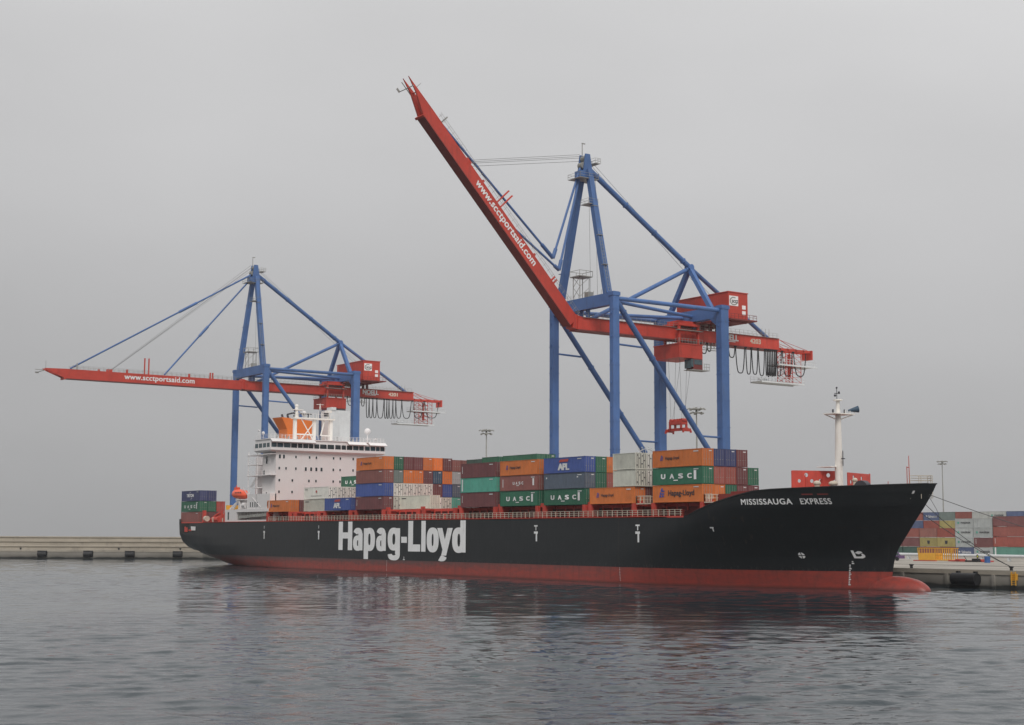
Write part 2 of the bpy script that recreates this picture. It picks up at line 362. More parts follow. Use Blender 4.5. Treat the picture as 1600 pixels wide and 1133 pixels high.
    # big fender at the bow
    for x0, lb in ((233.2, 'large round black rubber fender on the quay wall near the bow'),):
        f = MB(); f.tube((x0, 34.0, 1.3), (x0+4.6, 34.0, 1.3), .95, n=20)
        f.tube((x0-.1, 34.0, 1.3), (x0+.0, 34.0, 1.3), .35, n=10)
        f.box(x0+.3, x0+.8, 34.3, 34.84, 1.2, 2.5); f.box(x0+3.6, x0+4.1, 34.3, 34.84, 1.2, 2.5)
        tag(f.build('fender', P['dark']), lb, 'fender')
    f = MB(); f.box(243.6, 243.75, 34.6, 34.7, .5, 2.6); f.box(244.35, 244.5, 34.6, 34.7, .5, 2.6)
    for k in range(7): f.box(243.7, 244.4, 34.62, 34.68, .6+k*.3, .67+k*.3)
    f.box(243.4, 244.7, 34.75, 34.84, 1.3, 2.3)
    tag(f.build('ladder', P['yellow']), 'yellow ladder fixed to the quay wall under the mooring bollard', 'ladder')
    # shadowed bays in the quay front near the bow
    for k, x in enumerate((213, 222, 231, 240, 249)):
        f = MB(); f.box(x, x+.5, 34.6, 35.05, -.5, 2.04); f.build
        tag(f.build('quay_pier', MATS['quay']), kind='structure')
quay()

def rebase(root, loc):
    index_kids(); seen = set()
    def rec(o):
        for c in KIDS.get(o.name, []):
            if c.type == 'MESH' and c.data.name not in seen:
                seen.add(c.data.name); c.data.transform(Matrix.Translation(-Vector(loc)))
            rec(c)
    if root.type == 'MESH': root.data.transform(Matrix.Translation(-Vector(loc)))
    rec(root); root.location = loc

# ------------------------------------------------------------------ the ship
def interp(x, pts):
    if x <= pts[0][0]: return pts[0][1]
    for (a, b), (c, d) in zip(pts, pts[1:]):
        if x <= c: return b + (d-b)*(x-a)/(c-a) if c > a else d
    return pts[-1][1]
STEM = [(-3,235.2),(2.6,236.3),(4.7,236.75),(6.2,237.6),(8.15,239.2),(10.4,241),(12.5,242.8),(14.5,244.3),(15.75,245.0)]
STERN = [(0, [(3.0,0),(3.1,8),(3.6,11.5),(4.5,13.3),(6,15),(8,15.9),(11,16.1)]),
 (8, [(1.2,0),(1.3,6),(1.8,10),(3,13),(5,15.2),(7.5,16),(11,16.1)]),
 (16, [(-1,0),(-.5,5),(.3,9),(1.5,12),(3,14.2),(5,15.7),(7,16.1)]),
 (30, [(-3,0),(-2.9,8),(-1,11.2),(0,12.9),(1.5,14.5),(3,15.5),(5,16.1)]),
 (47, [(-3,0),(-2.9,12),(-1,14.4),(0,15.2),(1.5,15.8),(3,16.1)]),
 (70, [(-3,0),(-2.9,16.1)])]
ZMIN = [(0,3.0),(8,1.2),(16,-1),(24,-3)]
ZTOP = [(0,12),(.9,12),(1.3,11),(206.5,11),(208.2,11.12),(210.2,11.9),(214,13.1),(218.5,14.15),(222,14.85),(225,15.05),(245,15.75)]
def smooth_interp(x, pts):
    if x <= pts[0][0]: return pts[0][1]
    for (a, b), (c, d) in zip(pts, pts[1:]):
        if x <= c:
            t = (x-a)/(c-a); t = t*t*(3-2*t)*.5 + t*.5; return b+(d-b)*t
    return pts[-1][1]
def half(X, z):
    xs = interp(z, STEM); ze = min(max(z, 0), 12.4); L = 50-1.2*ze; p = 1.85+.05*ze
    s = (xs-X)/L
    bb = 0 if s <= 0 else (16.1 if s >= 1 else 16.1*(1-(1-s)**p))
    bs = 16.1
    if X < 70:
        pts = [(Xs, interp(z, tb) if z >= tb[0][0] else 0) for Xs, tb in STERN]
        bs = smooth_interp(X, pts)
    return min(bb, bs)
def hullY(X, z): return 16.1 - half(X, z)
def stem_z(X):
    if X <= 235.2: return -3
    return interp(X, [(b, a) for a, b in STEM])
def build_ship():
    root = thing('container_ship', 'long black and red container ship with white bridge house moored along the quay', 'container ship')
    xs = [0,.5,1,1.4,2,3,4,6,8,10,12,14,16,18,20,23,26,30,34,38,42,47,52,58,64,70,90,120,150,180,186,191,196,200,203]
    x = 205.0
    while x < 236: xs.append(x); x += .8
    while x < 245: xs.append(x); x += .4
    xs.append(244.98)
    ts = [0,.015,.04,.07]+[.1+.9*k/30 for k in range(31)]
    mb = MB(); nT = len(ts)
    rows = {}
    for sgn in (-1, 1):
        idx = []
        for X in xs:
            z0 = max(interp(X, ZMIN), stem_z(X)); z1 = interp(X, ZTOP); col = []
            for t_ in ts:
                z = z0+(z1-z0)*t_; b_ = half(X, z)
                if t_ == 0: b_ = 0
                mb.v.append((X, 16.1+sgn*b_, z)); col.append(len(mb.v)-1)
            idx.append(col)
        rows[sgn] = idx
        for i in range(len(xs)-1):
            for j in range(nT-1):
                q_ = (idx[i][j], idx[i+1][j], idx[i+1][j+1], idx[i][j+1])
                mb.f.append(q_ if sgn < 0 else q_[::-1])
    for j in range(nT-1): mb.f.append((rows[-1][0][j], rows[-1][0][j+1], rows[1][0][j+1], rows[1][0][j]))
    # bulb
    bn, bm = 20, 22; o0 = len(mb.v)
    for i in range(bm+1):
        u_ = i/bm; X = 226 + 17.2*math.sin(u_*math.pi/2); k = .35+.65*min(1, max(0, (X-229)/7.5))**.7 if X < 236.5 else max(0, 1-((X-236.5)/6.7)**2.5)**(1/2.0)
        for j in range(bn):
            a = 2*math.pi*j/bn; cz, sz_ = math.cos(a), math.sin(a)
            mb.v.append((X, 16.1+2.3*k*cz, -.5+2.5*k*sz_))
    for i in range(bm):
        for j in range(bn): mb.f.append((o0+i*bn+j, o0+(i+1)*bn+j, o0+(i+1)*bn+(j+1) % bn, o0+i*bn+(j+1) % bn)[::-1])
    # hull paint: black topsides, worn red boot-topping
    m = bpy.data.materials.new('hull_paint'); m.use_nodes = True; t = m.node_tree; b = t.nodes['Principled BSDF']; b.inputs['Roughness'].default_value = .38; b.inputs['Specular IOR Level'].default_value = .4
    g = t.nodes.new('ShaderNodeNewGeometry'); sp = t.nodes.new('ShaderNodeSeparateXYZ'); t.links.new(g.outputs['Position'], sp.inputs[0])
    def noise(scale, det, sc3):
        mp = t.nodes.new('ShaderNodeMapping'); mp.inputs['Scale'].default_value = sc3; n = t.nodes.new('ShaderNodeTexNoise'); n.inputs['Scale'].default_value = scale; n.inputs['Detail'].default_value = det; n.inputs['Roughness'].default_value = .65
        t.links.new(g.outputs['Position'], mp.inputs[0]); t.links.new(mp.outputs[0], n.inputs['Vector']); return n
    def mr(src, a, b_, c, d):
        n = t.nodes.new('ShaderNodeMapRange'); n.inputs['From Min'].default_value = a; n.inputs['From Max'].default_value = b_; n.inputs['To Min'].default_value = c; n.inputs['To Max'].default_value = d
        t.links.new(src, n.inputs['Value']); return n.outputs[0]
    def mix(f, a, b_):
        n = t.nodes.new('ShaderNodeMix'); n.data_type = 'RGBA'; t.links.new(f, n.inputs['Factor'])
        for s_, v in (('A', a), ('B', b_)):
            if isinstance(v, tuple): n.inputs[s_].default_value = v
            else: t.links.new(v, n.inputs[s_])
        return n.outputs['Result']
    nA = noise(.12, 6, (1, 1, 2.5)); nB = noise(1.1, 7, (1, 1, .12)); nC = noise(.5, 6, (1, 1, 3))
    black = mix(mr(nB.outputs['Fac'], .5, .75, 0, .5), (.009, .0105, .013, 1), (.02, .02, .021, 1))
    black = mix(mr(nA.outputs['Fac'], .35, .7, 0, .6), black, (.007, .010, .011, 1))
    red = mix(mr(nC.outputs['Fac'], .38, .66, 0, 1), (.36, .058, .043, 1), (.25, .055, .045, 1))
    # worn greyish scum band high on the red, wider towards the stern
    zz = t.nodes.new('ShaderNodeMath'); zz.operation = 'MULTIPLY_ADD'; zz.inputs[1].default_value = 1.6; t.links.new(nC.outputs['Fac'], zz.inputs[0]); t.links.new(sp.outputs['Z'], zz.inputs[2])
    xf = mr(sp.outputs['X'], 120, 215, .85, .05)
    wf = t.nodes.new('ShaderNodeMath'); wf.operation = 'MULTIPLY'; t.links.new(mr(zz.outputs[0], 1.9, 3.2, 0, 1), wf.inputs[0]); t.links.new(xf, wf.inputs[1])
    red = mix(wf.outputs[0], red, (.085, .062, .060, 1))
    slime = mr(sp.outputs['Z'], -.15, .35, .8, 0)
    red = mix(slime, red, (.06, .02, .016, 1))
    cmb = t.nodes.new('ShaderNodeCombineXYZ'); t.links.new(sp.outputs['X'], cmb.inputs[0]); t.links.new(sp.outputs['Z'], cmb.inputs[1])
    bk_ = t.nodes.new('ShaderNodeTexBrick'); bk_.inputs['Scale'].default_value = 1; bk_.inputs['Brick Width'].default_value = 9.5; bk_.inputs['Row Height'].default_value = 2.35
    bk_.inputs['Mortar Size'].default_value = .035; bk_.inputs['Mortar Smooth'].default_value = .3; bk_.inputs['Color1'].default_value = (.2, .2, .2, 1); bk_.inputs['Color2'].default_value = (.8, .8, .8, 1)
    t.links.new(cmb.outputs[0], bk_.inputs['Vector'])
    pm = t.nodes.new('ShaderNodeMath'); pm.operation = 'MULTIPLY'; pm.inputs[1].default_value = .28; t.links.new(bk_.outputs['Color'], pm.inputs[0])
    black = mix(pm.outputs[0], black, (.026, .028, .031, 1))
    # rust and salt runs below the deck edge and at the marks
    nR = noise(.9, 4, (1.6, 1, .03)); nR2 = noise(.06, 3, (1, 1, 1))
    rr1 = t.nodes.new('ShaderNodeMath'); rr1.operation = 'MULTIPLY'; t.links.new(mr(nR.outputs['Fac'], .60, .70, 0, .55), rr1.inputs[0]); t.links.new(mr(nR2.outputs['Fac'], .45, .62, 0, 1), rr1.inputs[1])
    black = mix(rr1.outputs[0], black, (.060, .040, .030, 1))
    nS = noise(3.0, 5, (1, 1, .5)); sc1 = t.nodes.new('ShaderNodeMath'); sc1.operation = 'MULTIPLY'
    t.links.new(mr(nS.outputs['Fac'], .52, .64, 0, .6), sc1.inputs[0]); t.links.new(mr(sp.outputs['Z'], 2.6, 3.6, 1, 0), sc1.inputs[1])
    black = mix(sc1.outputs[0], black, (.075, .072, .070, 1))
    red = mix(mr(nB.outputs['Fac'], .5, .7, 0, .6), red, (.13, .04, .034, 1))
    zb = t.nodes.new('ShaderNodeMath'); zb.operation = 'GREATER_THAN'; zb.inputs[1].default_value = 2.6; t.links.new(sp.outputs['Z'], zb.inputs[0])
    t.links.new(mix(zb.outputs[0], red, black), b.inputs['Base Color'])
    # plating: faint buckling between frames
    bpn = noise(.35, 2, (1, 1, 1)); bp = t.nodes.new('ShaderNodeBump'); bp.inputs['Strength'].default_value = .15; bp.inputs['Distance'].default_value = .3
    t.links.new(bpn.outputs['Fac'], bp.inputs['Height']); t.links.new(bp.outputs[0], b.inputs['Normal'])
    MATS['hull'] = m
    hull = mb.build('hull', m, root, smooth=True)
    # rubbing strip / rail cap along the bulwark
    cap = MB()
    fx = [X for X in xs if 207 <= X <= 244.6]
    for sgn in (-1, 1):
        pts = [(X, 16.1+sgn*half(X, interp(X, ZTOP)-.02), interp(X, ZTOP)) for X in fx]
        for a, b_ in zip(pts, pts[1:]): cap.beam(a, b_, .3, .12)
    cap.build('bulwark_rail', paint('bulwark_black_paint', (.02,.02,.022,1), .5), root)
    # decks
    dk = MB()
    def deck(x0, x1, z, n=30):
        pts = [x0+(x1-x0)*i/n for i in range(n+1)]
        vs = [(X, 16.1-max(half(X, z)-.08, .02), z) for X in pts] + [(X, 16.1+max(half(X, z)-.08, .02), z) for X in pts]
        dk.add(vs, [(i, i+1, n+2+i, n+1+i) for i in range(n)])
    deck(.2, 216, 10.9); deck(214, 243.2, 13.3, 60)
    dk.box(214, 214.1, 1.4, 30.8, 10.9, 13.3)
    dk.build('deck', P['deckfloor'], root)

    # ---- lettering on the hull
    hy = lambda X, z: (X, hullY(X, z)-.085, z)
    for s_, a, b_ in (('MISSISSAUGA', 219.6, 227.7), ('EXPRESS', 228.9, 232.9)):
        text_on(s_, hy, a, b_, 12.72, 13.58, P['letter'], hull, bold=.03, space=1.15)
    L_ = MB(); cnt = [0]
    def flat(poly):   # polygon strip in (x,z); each piece a hair proud of the last
        cnt[0] += 1; y = -.03-.0022*cnt[0]
        L_.add([(x_, y, z_) for x_, z_ in poly], [tuple(range(len(poly)))])
    def rect(x0, x1, z0, z1): flat([(x0, z0), (x1, z0), (x1, z1), (x0, z1)])
    def ring(x0, x1, z0, z1, tx, tz, a0=0, a1=360, ex=2.5):
        cnt[0] += 1; y = -.03-.0022*cnt[0]; n = max(6, int(abs(a1-a0)/9)); cx, cz = (x0+x1)/2, (z0+z1)/2; rx, rz = (x1-x0)/2, (z1-z0)/2; vs = []
        for i in range(n+1):
            a = R(a0+(a1-a0)*i/n); c_, s__ = math.cos(a), math.sin(a)
            k = lambda v: math.copysign(abs(v)**(2/ex), v)
            vs += [(cx+rx*k(c_), y, cz+rz*k(s__)), (cx+(rx-tx)*k(c_), y, cz+(rz-tz)*k(s__))]
        L_.add(vs, [(2*i, 2*i+2, 2*i+3, 2*i+1) for i in range(n)])
    B0, XH, CP, DS = 4.5, 9.3, 10.78, 2.66
    tw = 1.95; th = 1.25
    def H(x0, x1): rect(x0, x0+tw, B0, CP); rect(x1-tw, x1, B0, CP); rect(x0+tw, x1-tw, 7.05, 8.4)
    def a_(x0, x1):
        ring(x0+.1, x1-.25, 6.0, XH+.1, tw*.9, th, 0, 158); rect(x1-tw-.15, x1-.15, B0, 8.2)
        ring(x0, x1-.15, B0-.1, 7.75, tw*.9, 1.05, 60, 330)
    def p_(x0, x1): rect(x0, x0+tw, DS, XH); ring(x0, x1, B0-.1, XH+.1, tw, th)
    def g_(x0, x1): ring(x0, x1, B0+.1, XH+.1, tw, th); rect(x1-tw, x1, 3.9, XH); ring(x0+.1, x1, DS-.1, 5.3, tw*.9, 1.05, 183, 360)
    def o_(x0, x1): ring(x0, x1, B0-.1, XH+.1, tw, th)
    def d_(x0, x1): rect(x1-tw, x1, B0, CP); ring(x0, x1, B0-.1, XH+.1, tw, th)
    def y_(x0, x1):
        flat([(x0, XH), (x0+tw, XH), ((x0+x1)/2+.75, 5.2), ((x0+x1)/2-.55, B0-.2)])
        flat([(x1-tw, XH), (x1, XH), ((x0+x1)/2+.55, 3.8), ((x0+x1)/2-1.35, 3.8)])
        ring(x0-.2, (x0+x1)/2+.75, DS, 5.0, 1.5, 1.1, 235, 345)
    H(91.4, 97.7); a_(98.1, 102.5); p_(102.9, 107.8); a_(108.3, 112.6); g_(113.2, 118.3); rect(118.8, 121.1, 6.25, 7.5)
    rect(121.6, 121.6+tw, B0, CP); rect(121.6+tw, 126.4, B0, 5.95); rect(126.8, 128.5, B0, CP); o_(128.9, 133.5); y_(132.9, 138.7); d_(138.5, 143.4)
    L_.build('lettering', P['letter'], hull)
    # tug marks, draught marks, thruster and bulb symbols
    def pr(x0, x1, z0, z1, nm='hull_mark'): MB().add([hy(x0, z0), hy(x1, z0), hy(x1, z1), hy(x0, z1)], [(0,1,2,3)]).build(nm, P['letter'], hull)
    for X in (53.4, 81.9): pr(X-.12, X+.12, 9.3, 10.0); pr(X-.45, X+.45, 8.3, 8.75); pr(X-.2, X+.3, 6.8, 8.3)
    for X in (166.8, 195.8): pr(X-.55, X+.55, 9.5, 9.75); pr(X-.1, X+.15, 8.8, 9.5); pr(X-.6, X+.6, 8.2, 8.6); pr(X-.05, X+.4, 6.8, 8.2)
    pr(212.5, 213.2, 9.1, 9.3); pr(212.9, 213.1, 8.6, 9.1)
    for k in range(14):
        z = .5+k*.27; X = 230.4+.06*k+(.3 if k > 11 else 0); pr(X, X+.18+.12*(k % 3 == 0), z, z+.15, 'draught_mark')
    for k in range(9): pr(112.9, 113.02, .3+k*.26, .42+k*.26, 'draught_mark')
    for k in range(9): pr(190.9, 191.02, .3+k*.26, .42+k*.26, 'draught_mark')
    pr(119.6, 120.4, 2.7, 2.85); pr(119.9, 120.1, 2.85, 3.4)
    for a0 in (8, 98, 188, 278):
        c0, c1 = 225.1, 4.95
        vs = [hy(c0+.08*math.cos(R(a0+37)), c1+.08*math.sin(R(a0+37)))]
        for k in range(9): a = R(a0+k*9.2); vs.append(hy(c0+.46*math.cos(a), c1+.46*math.sin(a)))
        MB().add(vs, [tuple(range(10))]).build('thruster_mark', P['letter'], hull)
    # bulb symbol
    s0, z0 = 231.9, 4.6
    for poly in ([(0,0),(1.05,0),(.95,.32),(.45,.32),(.3,1.4),(-.15,1.4)], [(.95,.0),(1.5,.0),(1.95,.22),(2.0,.55),(1.7,.85),(1.4,.8),(1.5,.5),(1.2,.33),(.9,.33)], [(.38,.95),(1.0,.72),(1.75,1.02),(1.5,1.25),(1.0,1.28)]):
        MB().add([hy(s0+x_*.72, z0+z_*.85) for x_, z_ in poly], [tuple(range(len(poly)))]).build('bulb_mark', P['letter'], hull)
    # stern mooring opening, fairleads at the bow
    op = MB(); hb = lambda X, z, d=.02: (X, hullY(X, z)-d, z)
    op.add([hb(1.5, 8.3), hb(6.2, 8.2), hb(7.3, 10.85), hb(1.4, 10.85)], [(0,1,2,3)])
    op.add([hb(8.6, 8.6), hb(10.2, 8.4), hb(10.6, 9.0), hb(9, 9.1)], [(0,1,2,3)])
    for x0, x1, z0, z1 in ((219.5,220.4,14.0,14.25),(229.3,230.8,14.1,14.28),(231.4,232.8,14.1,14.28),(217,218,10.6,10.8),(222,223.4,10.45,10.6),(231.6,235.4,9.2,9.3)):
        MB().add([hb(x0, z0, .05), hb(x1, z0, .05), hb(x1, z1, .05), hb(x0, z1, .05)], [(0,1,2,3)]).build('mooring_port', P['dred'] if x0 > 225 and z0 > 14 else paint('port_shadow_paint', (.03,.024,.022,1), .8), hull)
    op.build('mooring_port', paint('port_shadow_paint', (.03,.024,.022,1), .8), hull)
    mo = MB(); mo.tube((4.2, .2, 8.5), (4.2, .2, 9.9), .35, n=10); mo.tube((5.4, .2, 8.5), (5.4, .2, 9.7), .35, n=10); mo.tube((6.8, .02, 8.9), (8.4, .02, 8.9), .2)
    mo.build('mooring_bitt', P['deckred'], hull)
    an = MB(); an.add([hb(8.3, 8.9, .05), hb(11.2, 8.9, .05), hb(11.3, 9.9, .05), hb(8.1, 10.0, .05)], [(0,1,2,3)]); an.build('fairlead', P['white'], hull)
    an = MB(); an.add([hb(242.1, 14.2, .05), hb(242.35, 14.25, .05), hb(242.6, 14.65, .05), hb(242.4, 14.65, .05)], [(0,1,2,3)]); an.build('fairlead', P['white'], hull)
    # sill line where deck meets hull
    ed = MB(); ed.box(1.5, 207.2, .0, .12, 10.86, 11.12); ed.box(1.5, 207.2, 32.08, 32.2, 10.86, 11.12); ed.build('gunwale', P['deckred'], root)

    # ---- cargo deck: coamings, hatch covers, stanchions
    bays = BAYS
    co = MB()
    for x0 in bays: co.box(x0+.3, x0+12.0, 3.2, 29.0, 10.9, 12.7)
    co.build('hatch_coaming', P['dred'], root)
    for x0 in bays:
        h = MB(); h.box(x0-.1, x0+12.4, 2.9, 29.3, 12.72, 13.28)
        for k in range(5): h.box(x0+.6+k*2.6, x0+.9+k*2.6, 2.75, 2.9, 12.1, 13.2)
        h.build('hatch_cover', P['deckred'], root)
    for x0 in bays:
        for xx in (x0-.35, x0+11.55):
            p = MB(); p.box(xx, xx+.75, .35, .95, 10.9, 13.3); p.box(xx+.05, xx+.7, .94, 2.9, 12.9, 13.29); p.box(xx+.02, xx+.2, .32, 2.6, 10.9, 12.92)
            p.build('cargo_stanchion', P['deckred'], root)
            p = MB(); p.box(xx, xx+.75, 31.25, 31.85, 10.9, 13.3); p.box(xx+.05, xx+.7, 29.3, 31.26, 12.9, 13.29)
            p.build('cargo_stanchion', P['deckred'], root)
    for x0 in bays[3:]:
        p = MB(); p.box(x0+12.3, x0+13.9, 1.0, 1.15, 13.05, 13.75); p.box(x0+12.3, x0+13.9, 1.0, 1.15, 10.9, 11.2); p.build('lashing_gate', P['deckred'], root)
    # small red pieces between the coamings: ventilators, ladders
    v_ = MB()
    for x0 in bays:
        for k in range(3):
            vx = x0+1.8+k*3.7+random.uniform(-.5, .5); v_.tube((vx, 2.2, 10.9), (vx, 2.2, 11.9), .28, n=8); v_.ball((vx, 2.2, 11.95), .42, 8, sz=.7)
    v_.build('deck_ventilator', P['deckred'], root)
    # railing at the deck edge
    r_ = MB(); x = 55.0
    segs = [(55.2, 207.5)]
    while x < 207:
        r_.box(x-.05, x+.05, .22, .3, 11.0, 12.15); x += 1.35
    for z in (11.45, 11.8, 12.15): r_.box(55.2, 206.6, .23, .29, z-.035, z+.035)
    r_.build('deck_railing', P['cream'], root)
    # lashing platforms forward of bays 7 and 8
    for x0, x1, y1 in ((211.6, 213.2, 9), (194.8, 198.4, 6)):
        p = MB(); z0 = 13.35
        for yy in [.6+.9*k for k in range(int(y1/.9))]:
            p.box(x0-.05, x0+.05, yy-.05, yy+.05, z0, z0+1.2)
        p.box(x0-.04, x0+.04, .6, y1, z0+1.14, z0+1.22); p.box(x0-.04, x0+.04, .6, y1, z0+.6, z0+.66)
        for k in range(5):
            xx = x0+(x1-x0)*k/4; p.box(xx-.05, xx+.05, .55, .65, z0, z0+1.2)
        p.box(x0, x1, .56, .64, z0+1.14, z0+1.22); p.box(x0, x1, .5, y1, z0-.2, z0-.05)
        p.build('lashing_platform', P['cream'], root)

    # ---- forecastle: breakwater, foremast, windlasses, rails
    bw = MB()
    def plate(x0, y0, x1, y1, z0, z1, holes, top0, top1):
        # plate with real round holes made by a polar grid of quads around each hole
        n = Vector((x1-x0, y1-y0, 0)); Ln = n.length; n.normalize(); nn = Vector((n.y, -n.x, 0))*.08
        cols = sorted(set([0, Ln]+[v for h_ in holes for v in (h_[0]-h_[2]*1.35, h_[0]+h_[2]*1.35)]))
        def P_(a, z, o=0): q_ = Vector((x0, y0, 0))+n*a+nn*o; return (q_.x, q_.y, z)
        for a, b_ in zip(cols, cols[1:]):
            hs = sorted([h_ for h_ in holes if abs((a+b_)/2-h_[0]) < h_[2]*.5], key=lambda h_: h_[1])
            zc = z0
            for h_ in hs:
                za, zb_ = h_[1]-h_[2]*1.35, h_[1]+h_[2]*1.35
                for o in (0, 1): bw.add([P_(a, zc, o), P_(b_, zc, o), P_(b_, za, o), P_(a, za, o)], [(0,1,2,3)])
                N = 16; ri = []; ro = []
                for k in range(N):
                    t_ = 2*math.pi*k/N; c_, s__ = math.cos(t_), math.sin(t_); mxx = max(abs(c_), abs(s__)); 
                    ri.append((h_[0]+h_[2]*c_, h_[1]+h_[2]*s__)); ro.append((min(max(h_[0]+h_[2]*1.35*c_/mxx, a), b_), h_[1]+h_[2]*1.35*s__/mxx))
                for o in (0, 1): bw.add([P_(p0, p1, o) for p0, p1 in ri+ro], [(k, (k+1) % N, N+(k+1) % N, N+k) for k in range(N)])
                zc = zb_
            za = z1
            for o in (0, 1): bw.add([P_(a, zc, o), P_(b_, zc, o), P_(b_, za, o), P_(a, za, o)], [(0,1,2,3)])
    hl = [(2.4, 17.55, .33), (6.2, 17.55, .33), (4.9, 16.6, .38), (3.35, 16.6, .3), (1.2, 16.6, .28), (7.3, 16.6, .26)]
    plate(221.5, 10.2, 224.6, 18.2, 13.3, 18.25, hl, 0, 0)
    hr = [(2.4, 17.4, .33), (5.6, 17.3, .33), (1.3, 16.6, .33), (6.9, 16.5, .22), (4.3, 16.4, .4)]
    plate(224.4, 19.6, 221.5, 28.2, 13.3, 18.1, hr, 0, 0)
    for x_, y_ in ((221.5, 10.2), (221.5, 28.2)): bw.box(x_-.08, x_+.08, y_-.1, y_+.1, 13.3, 18.2)
    for x_, y_ in ((222.5, 12.2), (223.6, 15)): bw.add([(x_, y_, 13.3), (x_-3, y_, 13.3), (x_, y_, 17.8)], [(0,1,2)])
    breakw = bw.build('breakwater', P['deckred'], root)
    hb_ = MB(); hb_.box(211.5, 221, 3.6, 28.6, 13.3, 14.6); hb_.box(213, 219, 5, 27, 14.6, 15.0)
    hb_.build('forecastle_trunk', P['dred'], root)
    fm = MB(); fm.tube((225.9, 16.1, 13.3), (225.9, 16.1, 18.5), .66, .6, 20); fm.tube((225.9, 16.1, 18.5), (226, 16.1, 27.3), .6, .44, 20); fm.tube((226, 16.1, 27.3), (226, 16.1, 29.4), .30, .3, 12)
    mast = fm.build('foremast', P['mastwhite'], root, smooth=False)
    pf = MB(); pf.box(224.7, 227.3, 14.0, 18.6, 27.1, 27.25); pf.box(223.0, 226, 14.2, 16.2, 18.75, 18.88)
    pf.beam((226, 16.1, 26.2), (225, 14.1, 27.1), .15, .15); pf.beam((226, 16.1, 26.2), (227, 18.4, 27.1), .15, .15)
    pf.tube((226, 16.1, 29.3), (226, 16.1, 29.5), .75, n=16)
    for yy in (14.1, 15.2, 16.4, 17.5, 18.5): pf.box(227.2, 227.26, yy-.03, yy+.03, 27.2, 27.7)
    pf.build('mast_platform', P['mastwhite'], mast)
    hn = MB(); hn.tube((226.8, 17.6, 27.75), (227.6, 19.0, 28.0), .15, .55, 14); hn.build('fog_horn', P['c_dark blue-grey'], mast)
    nl = MB(); nl.tube((226, 15.9, 29.5), (226, 15.9, 31.3), .05); nl.box(225.9, 226.1, 15.4, 16.6, 30.4, 30.48); nl.ball((226, 15.5, 30.1), .2); nl.ball((226, 15.9, 31.35), .16); nl.ball((226, 16.4, 30.65), .18)
    nl.tube((226.6, 14.3, 27.2), (226.6, 14.3, 27.8), .14); nl.tube((226.6, 16.9, 27.3), (226.6, 16.9, 27.9), .12)
    nl.tube((227.0, 15.9, 18.9), (227.0, 15.9, 21.3), .07); nl.box(226.9, 227.1, 15.6, 16.3, 20.0, 20.15)
    nl.build('navigation_light', P['ink'], mast)
    ld = MB()
    for k in range(26): ld.box(226.55-.008*k, 226.61-.008*k, 15.9, 16.3, 14+.5*k, 14.05+.5*k)
    for yy in (15.88, 16.28): ld.beam((226.6, yy, 14), (226.35, yy, 26.6), .05, .05)
    ld.build('mast_ladder', P['mastwhite'], mast)
    wn = MB(); wn.tube((228.6, 11.6, 14.6), (228.6, 14.4, 14.6), 1.15, n=16); wn.box(227.8, 229.4, 11.2, 11.6, 13.3, 15.4); wn.box(227.8, 229.4, 14.4, 14.8, 13.3, 15.4); wn.tube((233.4, 12.6, 14.9), (233.4, 13.6, 14.9), 1.5, n=18)
    wn.build('windlass', P['ink'], root)
    vt = MB(); vt.tube((225.3, 11.8, 13.3), (225.3, 11.8, 16.1), .42, n=12); vt.ball((225.3, 11.8, 16.15), .62, 12, sz=.7); vt.tube((226.8, 13.8, 13.3), (226.8, 13.8, 16.0), .45, n=12); vt.ball((226.8, 13.8, 16.1), .75, 12, sz=.6)
    vt.tube((228.1, 17.3, 13.3), (228.1, 17.3, 16.6), .3, n=12); vt.ball((228.1, 17.3, 16.7), .45, 12, sz=.8)
    vt.build('mushroom_vent', P['cream'], root)
    fs = MB(); fs.tube((239.95, 16.1, 13.3), (239.9, 16.1, 20.0), .08, .05); fs.tube((239.5, 16.1, 13.3), (239.5, 16.1, 18.4), .06); fs.box(239.5, 239.9, 16.05, 16.15, 18.2, 18.3); fs.tube((237.2, 14.5, 15.2), (237.2, 14.5, 16.2), .05)
    fs.build('jack_staff', P['deckred'], root)
    rl = MB()
    for (x_, y_) in ((241.7, 14.1), (241.7, 16.1), (241.7, 18.1), (243.0, 15.0), (244.2, 16.1), (243.0, 17.2)): rl.tube((x_, y_, 13.5), (x_, y_, 16.9), .05)
    for z in (16.2, 16.55, 16.9): rl.path([(241.7, 14.1, z), (241.7, 18.1, z), (243, 17.2, z), (244.2, 16.1, z), (243, 15, z), (241.7, 14.1, z)], .04)
    rl.build('bow_railing', P['cream'], root)

    # ---- accommodation house
    hs = MB(); hs.box(47.6, 55, 1.9, 30.3, 10.9, 28.3); hs.box(36, 47.6, 5.5, 26.7, 10.9, 27.6)
    hs.box(42.0, 47.6, 3.0, 29.2, 10.9, 22.6)
    house = hs.build('accommodation_block', P['pink'], root)
    # front windows
    def wins(lst, w_, h_, z):
        for y in lst:
            f = MB(); f.box(55.0, 55.05, y-w_/2-.1, y+w_/2+.1, z-h_/2-.1, z+h_/2+.1); fr = f.build('window', P['white'], house)
            f = MB(); f.box(55.05, 55.075, y-w_/2, y+w_/2, z-h_/2, z+h_/2); f.build('pane', P['win'], fr)
    wins([7.33, 11.12, 13.0, 17.87, 19.8, 23.5, 27.5], .42, .62, 27.05); wins([2.9], .55, .95, 27.05); wins([4.02], .5, .95, 27.05)
    wins([2.81, 4.65, 7.35, 17.84, 19.77, 23.5, 27.4], .42, .62, 24.15); wins([10.1, 11.6, 13.05, 14.5], .55, .9, 24.13)
